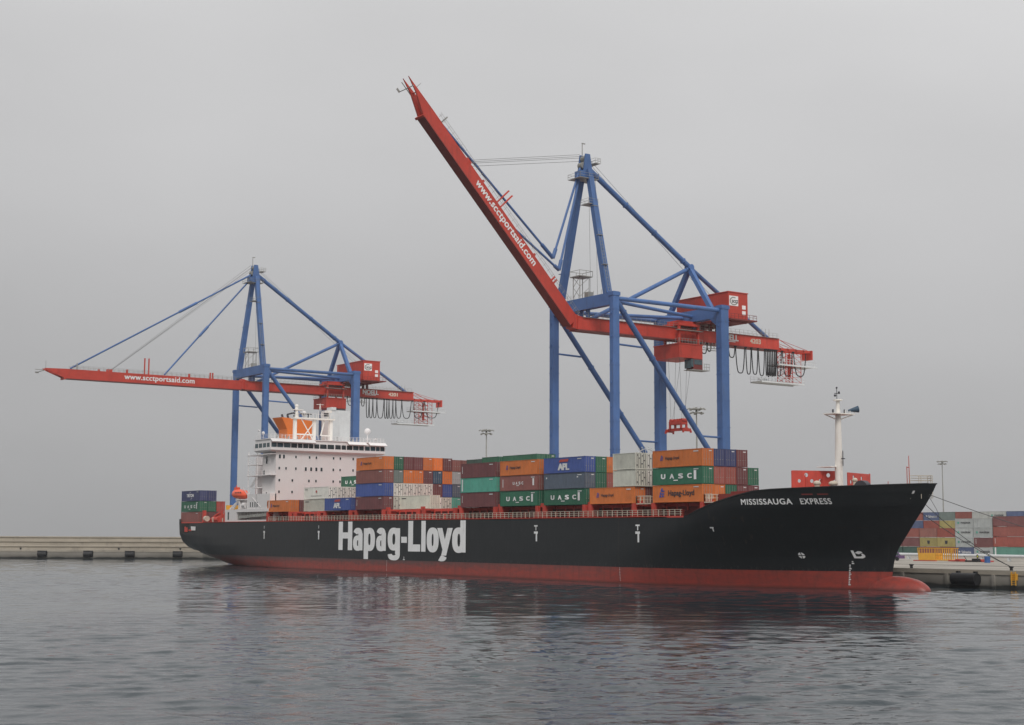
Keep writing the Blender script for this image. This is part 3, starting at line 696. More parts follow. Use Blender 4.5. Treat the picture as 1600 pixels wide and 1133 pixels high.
    wins([2.88, 6.45, 11.04, 13.0, 17.86, 19.8, 23.5, 27.4], .42, .6, 21.2); wins([2.87, 6.44, 11.0, 13.0, 17.9, 19.8], .42, .6, 18.35)
    # starboard side: platforms, stair openings, doors
    pl = MB()
    for x0, x1, z in ((41.5, 55.1, 27.75), (42.0, 47.6, 25.35), (41.5, 55.1, 22.6), (44, 47.6, 19.6)):
        pl.box(x0, x1, .35, 1.9, z-.18, z)
        if x0 < 47: pl.box(x0, 47.6, 1.9, 5.5, z-.18, z)
    pl.add([(47.6, 1.88, 28.2), (55, 1.88, 28.2), (55.2, 0.2, 28.9), (45.5, 0.2, 28.9)], [(0,1,2,3)])
    for z in (25.35, 22.6): 
        for xx in (42, 44, 46, 47.8, 50, 52, 54.8):
            pl.box(xx-.03, xx+.03, .4, .46, z, z+1.05)
        pl.box(42, 54.8 if z < 25 else 47.6, .4, .45, z+1.0, z+1.06); pl.box(42, 54.8 if z < 25 else 47.6, .4, .45, z+.5, z+.55)
    for xx in (42.3, 47.4): pl.box(xx-.08, xx+.08, .45, .6, 13.5, 28.6)
    for k in range(22): pl.box(42.4+.2*k, 42.6+.2*k, .7, 1.6, 19.6+.14*k, 19.68+.14*k)
    pl.build('deck_gallery', P['white'], house)
    dr_ = MB(); dr_.box(49.5, 50.3, 1.84, 1.9, 25.4, 27.2); dr_.box(48.2, 48.9, 1.84, 1.9, 22.65, 23.8); dr_.box(49.9, 50.3, 1.85, 1.9, 17.6, 18.3); dr_.box(45.2, 45.8, 2.94, 3.0, 17.6, 18.6)
    dr_.build('side_door', P['win'], house)
    # bridge deck: full-width wheelhouse
    br = MB(); br.box(46.6, 56.0, -.1, 32.3, 28.6, 29.25); br.box(46.9, 55.8, .1, 32.1, 30.35, 31.25)
    br.box(47.2, 54.9, .5, 31.7, 29.25, 30.35)
    br.box(46.6, 56.05, -.15, 32.35, 31.25, 31.45)
    # raked front skirt
    br.hexa([(47, 0.3, 28.2), (55.1, 0.3, 28.2), (55.1, 31.9, 28.2), (47, 31.9, 28.2), (46.6, -.1, 28.6), (56.0, -.1, 28.6), (56.0, 32.3, 28.6), (46.6, 32.3, 28.6)])
    bridge = br.build('bridge', P['white'], house)
    ys = [(.1,1.55),(1.7,3.3),(3.5,5.3),(5.5,7.1),(7.35,8.6),(8.8,10.2),(10.35,11.6),(11.9,13.3),(13.5,15.4),(15.6,17.5),(17.8,19.4),(19.6,20.9),(21.1,22.7),(22.95,24.5),(24.7,26.0),(26.4,27.8),(28.0,29.4),(29.6,30.7),(30.9,32.1)]
    for i, (a, b_) in enumerate(ys):
        f = MB(); f.hexa([(55.9, a, 29.26), (55.95, a, 29.26), (55.95, b_, 29.26), (55.9, b_, 29.26), (55.72, a, 30.38), (55.8, a, 30.38), (55.8, b_, 30.38), (55.72, b_, 30.38)])
        f.build('bridge_window', P['bwin'] if i in (0,1,2,13,14,15,16,17,18) else P['win'], bridge)  # end panes lighter and bluish: reflected sky put into the glass colour
    mu = MB()
    for (a, b_), (c_, d_2) in zip(ys, ys[1:]): mu.box(55.72, 55.99, b_+.02, c_-.02, 29.25, 30.35)
    mu.box(55.7, 56, -.1, .08, 29.25, 30.35); mu.box(55.7, 56, 32.12, 32.3, 29.25, 30.35)
    for xx in (46.7, 48.9, 51.2, 53.4, 55.4): mu.box(xx, xx+.25, -.08, .1, 29.25, 30.35)
    mu.build('window_post', P['white'], bridge)
    for a, b_ in ((47.05, 48.85), (49.2, 51.15), (51.5, 53.35), (53.7, 55.35)):
        f = MB(); f.box(a, b_, -.04, .05, 29.26, 30.34); f.build('bridge_window', P['bwin'], bridge)
    vz = MB()
    for a, b_ in ((-.2, 12.0), (21.2, 26.6), (27.3, 32.4)):
        vz = MB(); vz.hexa([(56.0, a, 31.25), (56.9, a+.1, 30.5), (56.9, b_-.1, 30.5), (56.0, b_, 31.25), (55.9, a, 31.42), (57.0, a, 30.62), (57.0, b_, 30.62), (55.9, b_, 31.42)]); vz.build('sun_visor', P['white'], bridge)
    rr = MB()
    for i in range(33):
        yy = .1+i*1.0; rr.box(55.6, 55.66, yy-.03, yy+.03, 31.45, 32.5)
    for z in (31.8, 32.15, 32.5): rr.box(55.61, 55.65, .1, 32.1, z-.025, z+.025); rr.box(47, 55.6, .1, .15, z-.025, z+.025)
    rr.build('roof_railing', P['white'], bridge)
    # roof clutter, navigation domes
    rc = MB()
    for x_, y_, h_, r_2 in ((50,4.5,1.2,.12),(51,7.2,1.0,.2),(52,9.2,1.0,.14),(50,21.5,1.5,.1),(53,23.6,1.8,.08),(52,25.0,1.0,.2),(50,27.4,1.6,.1),(53,31.3,1.5,.06),(49,1.2,2.2,.06),(53,2.8,1.4,.08),(48,14,1.0,.3),(48,18,1.4,.2)):
        rc.tube((x_, y_, 31.4), (x_, y_, 31.4+h_), r_2)
    for y_ in (3.6, 5.8, 24.2): rc.ball((52, y_, 32.3), .22)
    rc.build('roof_equipment', P['steel'], bridge)
    dm = MB(); dm.ball((50, 30.4, 34.65), .85, 16); dm.tube((50, 30.4, 31.4), (50, 30.4, 33.9), .12); dm.box(49.4, 50.6, 29.8, 31.0, 32.6, 32.7)
    dm.build('satellite_dome', P['white'], bridge, smooth=True)
    dm = MB()
    dm.ball((50, .7, 33.0), .4, 12); dm.tube((50, .7, 31.4), (50, .7, 33), .06); dm.ball((49, -.0, 33.6), .25, 10); dm.tube((49, 0, 31.4), (49, 0, 33.6), .05); dm.ball((52, 31.8, 32.5), .35, 10); dm.tube((52, 31.8, 31.4), (52, 31.8, 32.3), .06)
    dm.ball((49, 12.4, 38.5), .7, 12); dm.build('satellite_dome', P['white'], bridge, smooth=True)
    # radar mast: portal with cross-bracing
    rm = MB(); W_ = P['mastwhite']
    for y_ in (9.4, 14.8): rm.box(49.6, 50.4, y_-.36, y_+.36, 31.4, 37.4)
    rm.box(49.5, 50.5, 19.1, 19.9, 31.4, 37.4)
    rm.box(49.0, 51.0, 8.8, 20.3, 37.0, 37.35); rm.beam((50.3, 9.7, 33.1), (50.3, 14.5, 33.1), .2, .3); rm.beam((50.3, 16.5, 33.0), (50.3, 19.1, 33.0), .2, .3)
    rm.beam((50.45, 11.0, 36.9), (50.45, 14.3, 31.8), .2, .2); rm.beam((50.55, 14.3, 36.0), (50.55, 11.0, 31.8), .2, .2)
    rm.beam((50.3, 16.6, 33.0), (50.3, 17.6, 36.9), .25, .25)
    rm.tube((50, 9.8, 37.3), (50, 9.8, 40.2), .5, .4, 12); rm.ball((50, 9.8, 40.3), .5, 12, sz=.7); rm.box(49.4, 50.6, 8.6, 11.4, 39.2, 39.35)
    rm.tube((50, 17, 37.3), (50, 16.4, 41.2), .09); rm.tube((50, 16, 37.3), (50, 16.4, 41.2), .07); rm.box(49.9, 50.1, 15.4, 17.4, 40.9, 41.0)
    rm.box(49.4, 50.9, 18.2, 19.4, 38.9, 39.5); rm.tube((50, 18.8, 37.3), (50, 18.8, 39), .2)
    for yy in range(9, 21): rm.box(50.9, 50.95, yy-.03, yy+.03, 37.35, 38.4)
    rm.box(50.9, 50.94, 9, 20, 38.36, 38.42)
    rm.build('radar_mast', W_, house)
    MB().box(49.8, 50.2, 8.3, 11.9, 38.2, 38.5).build('radar_scanner', P['ink'], house)
    rs = MB(); rs.box(50.0, 50.4, 12.2, 13.9, 38.2, 38.5); rs.tube((50.2, 13, 37.3), (50.2, 13, 38.3), .15); rs.build('radar_scanner', P['ink'], house)
    MB().box(50.6, 50.9, 17.2, 18.4, 37.9, 38.8).build('antenna_box', P['ink'], house)
    MB().tube((50.7, 6.8, 37.9), (50.7, 8.7, 38.4), .2).build('floodlight', P['ink'], house)
    # exhaust block behind the mast
    fa = MB(); fa.box(40, 44.3, 22.2, 28.3, 27, 40.3); fa.box(42, 44.6, 22.6, 24.0, 40.3, 41.0)
    for k in range(9): fa.box(44.3, 44.34, 23.9, 24.3, 32+k*.95, 32.1+k*.95)
    fa.build('engine_casing', P['pipe'], house)
    fu = MB(); fu.hexa([(34, 13.3, 27), (38.6, 13.3, 27), (38.6, 20.35, 27), (34, 20.35, 27), (33.8, 12.9, 35.2), (38.6, 12.9, 35.2), (38.6, 20.35, 35.2), (33.8, 20.35, 35.2)])
    fu.hexa([(33.8, 12.9, 35.2), (38.6, 12.9, 35.2), (38.6, 20.35, 35.2), (33.8, 20.35, 35.2), (33.2, 11.2, 38.3), (38.9, 11.2, 38.2), (38.9, 20.35, 37.6), (33.2, 20.35, 37.7)])
    fun = fu.build('funnel', P['orange'], house)
    fl = MB(); fl.hexa([(34.9, 13.08, 34.0), (37.6, 13.08, 34.0), (37.6, 13.2, 34.0), (34.9, 13.2, 34.0), (34.9, 12.86, 35.9), (37.6, 12.86, 35.9), (37.6, 13.0, 35.9), (34.9, 13.0, 35.9)])
    fl.build('funnel_emblem', P['logoblue'], fun)
    pi = MB()
    for y_ in (12, 13.6, 15.6): pi.tube((35.5, y_+1.2, 38), (35.2, y_+1, 39.2), .3, n=10)
    pi.build('exhaust_pipe', P['ink'], fun)
    # lower white deckhouse with the stowed gangway recess
    lo = MB(); lo.box(29.2, 36.2, .35, 4.0, 10.95, 14.2); lo.box(36.2, 54.6, .35, 5.5, 13.5, 14.25); lo.box(36.2, 54.6, 3.4, 5.5, 10.95, 13.5); lo.box(36.2, 54.0, .36, .5, 10.95, 11.5)
    lo.box(42.6, 55, .45, 2.2, 14.25, 17.9); lo.box(36.5, 43, 1.2, 5, 14.25, 16.6)
    lo.box(29.2, 36.2, 4.0, 28.2, 10.95, 14.2)
    lower = lo.build('deckhouse', P['white'], root)
    dd = MB(); dd.box(30.9, 31.7, .31, .35, 11.6, 13.6)
    for xx in (43.9, 45.2, 46.5, 47.8, 53.6): dd.box(xx, xx+.45, .41, .45, 14.7, 15.9)
    dd.build('side_door', P['win'], lower)
    gw = MB(); gw.beam((36.8, .9, 12.2), (53.4, .9, 12.75), .8, .7, side=(0,1,0)); 
    for k in range(12): gw.box(37+k*1.4, 37.1+k*1.4, .4, .5, 12.3, 13.4)
    gw.build('gangway', P['steel'], lower)
    dv = MB(); dv.beam((30.5, 1.2, 14.3), (36.5, 1.2, 16.9), .35, .45, side=(0,1,0)); dv.beam((33.2, .8, 14.3), (36.8, .8, 16.8), .3, .4, side=(0,1,0)); dv.box(35, 42.8, .5, 1.0, 16.5, 16.75); dv.box(36.6, 37.0, .6, 1, 14.2, 16.5); dv.box(42.2, 42.6, .6, 1, 14.2, 18.6)
    dv.beam((40.8, .7, 14.3), (42.4, .7, 16.4), .25, .3, side=(0,1,0)); dv.beam((38, .7, 14.3), (37, .7, 16.4), .25, .3, side=(0,1,0)); dv.tube((39, .9, 15.2), (40.8, .9, 15.2), .7, n=14)
    dv.beam((38.5, .9, 19.6), (42.3, .9, 17.2), .12, .12); dv.beam((38.6, .9, 19.9), (38.6, .9, 17.2), .14, .14)
    dv.beam((45.2, .4, 17.0), (50.0, .4, 14.6), .12, .16)
    dv.build('boat_davit', P['white'], lower)
    ym = MB(); ym.box(28.0, 29.1, 2, 4.5, 13.8, 15.3); ym.box(28.2, 28.5, 1.0, 5.5, 12.9, 15.4); ym.build('stores_crane', P['yellow'], root)
    # mooring deck clutter between the stern stack and the deckhouse
    mc = MB()
    mc.tube((16.5, 3, 12.2), (24.5, 3, 12.9), .5, n=10); mc.box(13.4, 14.2, .9, 1.7, 10.9, 14.2); mc.box(14.2, 17.5, 2.2, 4, 10.9, 12); mc.box(25.3, 25.9, .8, 1.3, 10.9, 14.0); mc.box(27.4, 28, .8, 1.3, 10.9, 13.6)
    mc.tube((19, 1.6, 11.8), (23, 1.6, 11.8), .7, n=12); mc.box(18, 27.5, 2.6, 2.8, 11, 13.0); mc.beam((17.5, 2.5, 12.6), (22.5, 2.5, 13.9), .3, .4)
    mc.build('mooring_winch', P['deckred'], root)
    mc = MB(); mc.tube((15.2, 1.1, 12.0), (16.3, 1.1, 12.0), .75, n=14); mc.box(20.2, 20.6, .8, 1, 11, 12.3); mc.box(26.4, 26.7, .8, 1, 11, 12.1); mc.build('rope_drum', P['cream'], root)
    rebase(root, (122, 16.1, 0))
    return root
BAYS = [53.9, 68.4, 83.6, 98.2, 112.4, 126.5, 140.7, 154.5, 168.6, 182.2, 199.2]
ship = build_ship()

def lifeboat():
    root = thing('lifeboat', 'orange-red enclosed lifeboat hung in white davits beside the bridge house', 'lifeboat')
    mb = MB(); n = 14; m = 16
    for i in range(m+1):
        t_ = -1+2*i/m; X = 36.2+4.4*t_; k = (1-abs(t_)**3.0)**.5 if abs(t_) < 1 else .02
        for j in range(n):
            a = 2*math.pi*j/n; c_, s_ = math.cos(a), math.sin(a); mb.v.append((X, 1.4+1.35*k*c_, 18.0+(1.15 if s_ < 0 else 1.35)*k*s_-.25*t_))
    mb.f += [(i*n+j, (i+1)*n+j, (i+1)*n+(j+1) % n, i*n+(j+1) % n)[::-1] for i in range(m) for j in range(n)] + [tuple(range(n-1, -1, -1))[::-1], tuple(range(m*n, m*n+n))[::-1]]
    hull = mb.build('hull', P['lifeboat'], root, smooth=True)
    mb = MB(); mb.box(33.2, 34.6, .9, 1.9, 19.1, 19.9); mb.tube((33.6, 1.4, 19.9), (33.6, 1.4, 20.4), .12); mb.build('cockpit', P['lifeboat'], root)
    mb = MB()
    for k in range(4): mb.box(35.5+k*1.0, 35.9+k*1.0, .05, .2, 18.3, 18.6)
    mb.build('window', P['win'], root)
    rebase(root, (36.2, 1.4, 16.8))
lifeboat()

def mooring(pts, label, sag):
    a, b = Vector(pts[0]), Vector(pts[1]); l = []
    for i in range(17):
        t = i/16; p = a.lerp(b, t); p.z -= sag*4*t*(1-t); l.append(p)
    tag(MB().path(l, .05, 6).build('mooring_line', P['cable']), label, 'mooring line', 'mooring lines from the bow')
mooring([(243.9, 15.6, 14.1), (272, 37.1, ZQ+.7)], 'highest mooring line, running from the bow tip out past the edge of the photo', .8)
mooring([(241.4, 14.9, 12.3), (241.9, 37.1, ZQ+.65)], 'mooring line from the bow side down to the quay bollard, lower of the pair', .5)
mooring([(241.8, 17.3, 12.7), (241.9, 37.1, ZQ+.7)], 'mooring line from the bow to the quay bollard, upper of the pair', .8)
l_ = [Vector((243.8, 15.6, 13.9)), Vector((243.9, 16.4, 12.9)), Vector((244.1, 17.0, 11.9)), Vector((244.3, 17.2, 11.2)), Vector((244.1, 17.0, 10.8)), Vector((243.8, 16.7, 10.9))]
tag(MB().path(l_, .035, 5).build('heaving_line', P['cable']), 'thin loose line dangling in a loop from the bow tip', 'rope')

# ------------------------------------------------------------------ shipping containers
def container_meshes(Ln, Ht):
    """origin at the lower corner: x 0..Ln, y 0..2.438 (long side faces -Y), z 0..Ht"""
    W_ = 2.438; i = .05
    b = MB()
    for y_, sg in ((i, 1), (W_-i, -1)):            # corrugated long sides
        n = int((Ln-.3)/.276)*1; pts = []
        for k in range(n+1):
            x = .13+(Ln-.26)*k/n; ph = k % 4
            pts.append((x, y_ + sg*(0.0 if ph in (0, 1) else .022)))
        vs = [(x, y, .16) for x, y in pts]+[(x, y, Ht-.10) for x, y in pts]; m = n+1
        b.add(vs, [((k, k+1, m+k+1, m+k) if sg > 0 else (k+1, k, m+k, m+k+1)) for k in range(n)])
    b.add([(.08,.03,Ht-.06),(Ln-.08,.03,Ht-.06),(Ln-.08,W_-.03,Ht-.06),(.08,W_-.03,Ht-.06)], [(0,1,2,3)])
    b.add([(.08,.03,.12),(Ln-.08,.03,.12),(Ln-.08,W_-.03,.12),(.08,W_-.03,.12)], [(3,2,1,0)])
    b.add([(.06,.06,.12),(.06,W_-.06,.12),(.06,W_-.06,Ht-.08),(.06,.06,Ht-.08)], [(3,2,1,0)])
    f = MB()
    for x in (0, Ln-.14):
        for y in (0, W_-.14): f.box(x, x+.14, y, y+.14, .12, Ht-.12)
        f.box(x+.01, x+.13, .14, W_-.14, .02, .17); f.box(x+.01, x+.13, .14, W_-.14, Ht-.13, Ht-.02)
        for y in (-.004, W_-.166):
            f.box(x-.004, x+.174 if x == 0 else x+.144, y, y+.17, 0, .12); f.box(x-.004, x+.174 if x == 0 else x+.144, y, y+.17, Ht-.12, Ht)
    for y in (.012, W_-.092):
        f.box(.17, Ln-.17, y, y+.08, .03, .17); f.box(.17, Ln-.17, y, y+.06, Ht-.11, Ht-.03)
    d = MB(); x = Ln-.07
    d.box(x, x+.03, .15, W_/2-.012, .18, Ht-.14); d.box(x, x+.03, W_/2+.012, W_-.15, .18, Ht-.14)
    for k in range(4):
        for s in (0, 1): d.box(x+.03, x+.045, .2+s*1.04, 1.16+s*1.04, .35+k*.62, .42+k*.62)
    r = MB()
    for y in (.42, .92, 1.50, 2.02):
        r.tube((x+.06, y, .14), (x+.06, y, Ht-.12), .022, n=5); r.box(x+.03, x+.09, y-.16, y+.04, 1.05, 1.12)
    me = [(b.mesh('body'), 'body'), (f.mesh('frame'), 'frame'), (d.mesh('door'), 'door'), (r.mesh('lock_rod'), 'lock_rod')]
    for m_, _ in me: m_.materials.append(P['steel'])
    return me
def reefer_end(Ln, Ht):
    x = Ln-.07; d = MB(); W_ = 2.438
    d.box(x, x+.03, .15, W_-.15, .18, Ht-.14)
    r = MB()
    for y in (.16, .62, 1.2, 1.24, 1.82, 2.22): r.box(x+.03, x+.07, y-.02, y+.03, .2, Ht-.2)
    for y, z, a in ((.4, .7, .10), (.9, 1.9, .09), (1.5, .95, .11), (1.6, 2.3, .09), (2.0, 1.5, .09), (.5, 2.4, .08)): r.box(x+.03, x+.09, y-a, y+a, z-a, z+a)
    me = [(d.mesh('door'), 'door'), (r.mesh('lock_rod'), 'lock_rod')]
    for m_, _ in me: m_.materials.append(P['steel'])
    return me
KIT = {}
def kit(Ln, Ht, reefer):
    k = (Ln, Ht, reefer)
    if k not in KIT:
        base = container_meshes(Ln, Ht); KIT[k] = base[:2]+reefer_end(Ln, Ht) if reefer else base
    return KIT[k]
MARK = {}
def emblem(mb, x, z, s, y=-.012):   # slanted double-wing shape
    for a in ([(0,0),(.42,0),(.34,.22),(.1,.3)], [(.1,.36),(.5,.26),(.46,.5),(.22,.62)], [(.26,.7),(.62,.55),(.72,1.0),(.46,1.0)], [(.5,0),(.95,.08),(.9,.2),(.52,.22)], [(.56,.28),(1.0,.3),(.94,.44),(.58,.5)], [(.62,.62),(1.04,.58),(.98,.74),(.68,.78)]):
        mb.add([(x+p*s*.9, y, z+q_*s) for p, q_ in a], [(0,1,2,3)] if len(a) == 4 else [tuple(range(len(a)))])
def lettering(root, style, Ln, Ht):
    loc = lambda x, z: (x, -.012, z)
    def T(s, x0, x1, z0, z1, m, bold=.03, space=1.0): text_on(s, loc, x0, x1, z0, z1, m, root, bold=bold, space=space)
    if style == 'HL':
        big = False
        mb = MB(); emblem(mb, 1.9, 1.15, .85); mb.build('emblem', P['logoblue'], root); T('Hapag-Lloyd', 3.2, 6.6, 1.15, 1.75, P['ink'], .03)
    elif style == 'HLbig':
        mb = MB(); emblem(mb, 1.6, .85, 1.5); mb.build('emblem', P['logoblue'], root); T('Hapag-Lloyd', 3.9, 10.2, .85, 1.95, P['ink'], .03)
    elif style == 'UASC':
        for i, ch in enumerate('UASC'): T(ch, 2.2+i*2.15, 3.15+i*2.15, 1.0, 1.75, P['letter'], .06)
        mb = MB(); mb.add([loc(5.2, .62), loc(6.3, .62), loc(6.3, .78), loc(5.2, .78)], [(0,1,2,3)]); mb.add([loc(10.15, .75), loc(10.75, .75), loc(10.75, 2.2), loc(10.15, 2.2)], [(0,1,2,3)])
        mb.build('marking', P['letter'], root)
    elif style == 'UASCs':
        for i, ch in enumerate('UASC'): T(ch, 4.3+i*.95, 4.8+i*.95, 1.15, 1.65, P['letter'], .06)
        mb = MB(); mb.add([loc(5.4, .9), loc(6.3, .9), loc(6.3, 1.0), loc(5.4, 1.0)], [(0,1,2,3)]); mb.add([loc(10.6, .9), loc(11.1, .9), loc(11.1, 2.2), loc(10.6, 2.2)], [(0,1,2,3)]); mb.add([loc(.9, .7), loc(1.1, .7), loc(1.1, 2.2), loc(.9, 2.2)], [(0,1,2,3)])
        mb.build('marking', P['letter'], root)
    elif style == 'APL':
        T('APL', 4.4, 7.6, .55, 1.65, P['letter'], .07, .9)
        mb = MB(); mb.add([loc(4.6, 1.95), loc(7.3, 2.0), loc(7.5, 2.5), (5.0, -.012, 2.42)], [(0,1,2,3)]); mb.build('emblem', P['c_red'], root)
    elif style == 'stripe':
        mb = MB()
        for k in range(7): mb.add([loc(.55, .9+k*.2), loc(.72, .9+k*.2), loc(.72, 1.04+k*.2), loc(.55, 1.04+k*.2)], [(0,1,2,3)])
        mb.build('marking', P['letter'], root)
    elif style == 'widestripe':
        mb = MB(); mb.add([loc(.4, .25), loc(.85, .25), loc(.85, 2.6), loc(.4, 2.6)], [(0,1,2,3)]); mb.build('marking', P['letter'], root)
    elif style == 'smalldots':
        mb = MB(); mb.add([loc(.7, 1.9), loc(1.0, 1.9), loc(1.0, 2.2), loc(.7, 2.2)], [(0,1,2,3)]); mb.add([loc(9.9, 1.95), loc(10.3, 1.95), loc(10.3, 2.15), loc(9.9, 2.15)], [(0,1,2,3)]); mb.build('marking', P['letter'], root)
    elif style == 'diamond':
        mb = MB(); mb.add([loc(5.9, 1.75), loc(6.3, 1.35), loc(6.7, 1.75), loc(6.3, 2.15)], [(0,1,2,3)]); mb.build('emblem', P['c_red'], root)
        mb = MB(); mb.add([loc(.5, 2.2), loc(1.9, 2.2), loc(1.9, 2.38), loc(.5, 2.38)], [(0,1,2,3)]); mb.add([loc(3.6, .7), loc(9, .7), loc(9, .8), loc(3.6, .8)], [(0,1,2,3)]); mb.build('marking', P['steel'], root)
    elif style == 'corner':
        mb = MB(); mb.add([loc(.8, 2.2), loc(2.6, 2.2), loc(2.6, 2.36), loc(.8, 2.36)], [(0,1,2,3)]); mb.build('marking', P['ink'], root)
    elif style == 'navy':
        T('TRITON', 3.6, 8.2, 1.1, 1.9, P['letter'], .05)
        mb = MB(); mb.add([loc(5.2, 2.1), loc(5.5, 2.1), loc(6.3, 2.5), loc(6.0, 2.5)], [(0,1,2,3)]); mb.add([loc(6.1, .45), loc(6.4, .45), loc(7.2, .85), loc(6.9, .85)], [(0,1,2,3)]); mb.build('marking', P['letter'], root)
    elif style == 'saf':
        T('Safmarine', 2.0, Ln-.9, .85, 1.6, P['letter'], .02)
        mb = MB(); mb.add([loc(1.0, 1.1), loc(1.5, 1.1), loc(1.5, 1.5), loc(1.0, 1.5)], [(0,1,2,3)]); mb.build('emblem', P['letter'], root)
    elif style == 'mae':
        T('MAERSK', 2.0, Ln-.8, 1.15, 1.6, P['ink'], .03)
        mb = MB(); mb.add([loc(.8, 1.1), loc(1.35, 1.1), loc(1.35, 1.65), loc(.8, 1.65)], [(0,1,2,3)]); mb.build('emblem', P['c_teal green'], root)
    elif style == 'crest':
        mb = MB(); mb.add([loc(2.7, .8), loc(3.4, .8), loc(3.55, 1.7), loc(2.55, 1.7)], [(0,1,2,3)]); mb.build('emblem', P['ink'], root)
def endmark(root, Ln, Ht):
    mb = MB(); x = Ln-.01; mb.add([(x, 1.45, Ht-.45), (x, 2.1, Ht-.45), (x, 2.1, Ht-.3), (x, 1.45, Ht-.3)], [(0,1,2,3)]); mb.build('marking', P['letter'], root)
NC = [0]
def container(x, y, z, col, label, group, Ln=12.19, Ht=2.83, reefer=False, style=None, em=False):
    root = thing('shipping_container', label, 'shipping container', (x+random.uniform(-.03, .03), y+random.uniform(-.015, .015), z), random.uniform(-.001, .001), group)
    mat = P['c_'+col]
    for me, nm in kit(Ln, Ht, reefer):
        o = link(nm, me, root); o.material_slots[0].link = 'OBJECT'
        o.material_slots[0].material = (P['ink'] if reefer else P['steel']) if nm == 'lock_rod' else mat
    if style: lettering(root, style, Ln, Ht)
    if y < 1 and Ln > 12: MB().add([(Ln-2.1, -.012, Ht-.5), (Ln-.9, -.012, Ht-.5), (Ln-.9, -.012, Ht-.34), (Ln-2.1, -.012, Ht-.34)], [(0,1,2,3)]).build('code_plate', P['cream'] if col in ('white', 'off-white', 'grey-white') else P['pipe'], root)
    if em or (y < 40 and random.random() < .45 and not reefer): endmark(root, Ln, Ht)
    NC[0] += 1
    return root
ROWN = ['outermost row', 'second row in', 'third row in', 'fourth row in', 'fifth row in', 'sixth row in', 'seventh row in', 'eighth row in', 'ninth row in', 'tenth row in']
TN = ['bottom', 'second', 'third', 'top']
TH = 2.875; ZB = 13.33
BN = {0: 'bay touching the white house', 1: 'second bay ahead of the house', 2: 'bay of the APL container', 3: 'four-high block ahead of the house', 4: 'bay behind the four-high block', 5: 'bay behind the teal container', 6: 'bay with the teal container', 7: 'bay left of the blue-topped stack', 8: 'bay topped by the blue container', 9: 'bay with pale reefers on top', 10: 'foremost bay by the bow'}
def cname(col, tier, ntier, row, bay, extra=''):
    t_ = 'only' if ntier == 1 else ('top' if tier == ntier-1 else ('bottom' if tier == 0 else ('second' if tier == 1 else 'third')))
    return f"{col} container, {ROWN[row]}, {t_} tier, {BN[bay]}"
def bay_stack(bay, row, cols, styles=None, x=None, Ln=12.19, marks=(), dz=None):
    styles = styles or {}
    ext = {'HL': ' with dark lettering', 'HLbig': ' with large lettering', 'UASC': ' lettered UASC', 'UASCs': ' lettered UASC', 'APL': ' lettered APL', 'diamond': ' with red emblem'}
    for i, c in enumerate(cols):
        if c is None: continue
        rf = c in ('white', 'grey-white') and bay in (3, 1, 9)
        lab = cname(c, i, len(cols), row, bay)
        container(BAYS[bay] if x is None else x, .4+2.5*row, ZB+TH*i, c, lab, 'containers stacked on the ship deck', Ln, 2.83 if not dz or i < len(cols)-1 else 2.55, rf, styles.get(i), i in marks)

bay_stack(0, 0, ['orange'], {0: 'HL'}); bay_stack(0, 1, ['maroon'])
bay_stack(1, 1, ['grey-white', 'white'], {1: 'diamond', 0: 'corner'})
for r_ in (2, 3, 4): bay_stack(1, r_, ['grey-white', 'white'])
bay_stack(1, 5, ['grey-white', 'grey-white', 'green'], {2: 'UASC'}); bay_stack(1, 6, ['maroon', 'brown', 'maroon'])
bay_stack(2, 0, ['blue'], {0: 'APL'}); bay_stack(2, 1, ['navy'])
b3 = [(['maroon', 'blue', 'brown', 'orange'], {3: 'HL', 0: 'stripe'}, (0,)), (['grey-white', 'white', 'grey green', 'green'], {}, (2,)), (['white', 'white', 'orange', 'maroon'], {}, ()), (['white', 'white', 'orange', 'maroon'], {}, ()),
      (['white', 'white', 'maroon', 'orange'], {}, (2,)), (['white', 'maroon', 'dark blue-grey', 'bright orange'], {}, ()), (['grey-white', 'blue', 'orange', 'maroon'], {}, (3,)), (['teal green', 'slate grey', 'grey', 'brown'], {}, ()), (['slate grey', 'slate grey', 'maroon', 'brown'], {}, ())]
for r_, (c_, s_, m_) in enumerate(b3): bay_stack(3, r_, c_, s_, marks=m_, dz=(r_ >= 7))
bay_stack(4, 1, ['off-white'], {0: 'corner'}, x=112.5+.6)
bay_stack(4, 8, ['grey', 'maroon', 'brown'])
container(BAYS[4], 20.4, ZB+TH*3, 'dark green', 'short dark green container on top, far row behind the teal container', 'containers stacked on the ship deck', 6.06, 2.55)
container(BAYS[4]+6.13, 20.4, ZB+TH*3, 'green', 'short green container on top, far row, touching the long green one', 'containers stacked on the ship deck', 6.06, 2.83)
bay_stack(5, 8, ['maroon', 'grey', 'maroon', 'green']); bay_stack(5, 9, ['grey', 'brown', 'grey', 'green'])
b6 = [(['maroon', 'teal green', 'maroon'], {2: 'stripe', 1: 'widestripe', 0: 'stripe'}, (0, 2)), (['maroon', 'brown', 'brown'], {}, ()), (['grey', 'maroon', 'slate grey'], {}, ()), (['brown', 'blue', 'navy'], {}, ()), (['maroon', 'grey', 'slate grey'], {}, ()), (['maroon', 'green', 'brown'], {}, ())]
for r_, (c_, s_, m_) in enumerate(b6): bay_stack(6, r_, c_, s_, marks=m_)
b7 = [(['green', 'brown', 'orange'], {0: 'UASC', 1: 'UASCs', 2: 'HL'}, ()), (['dark green', 'brown', 'orange'], {}, ()), (['maroon', 'green', 'maroon'], {}, ()), (['blue', 'maroon', 'green'], {}, ())]
for r_, (c_, s_, m_) in enumerate(b7): bay_stack(7, r_, c_, s_, marks=m_)
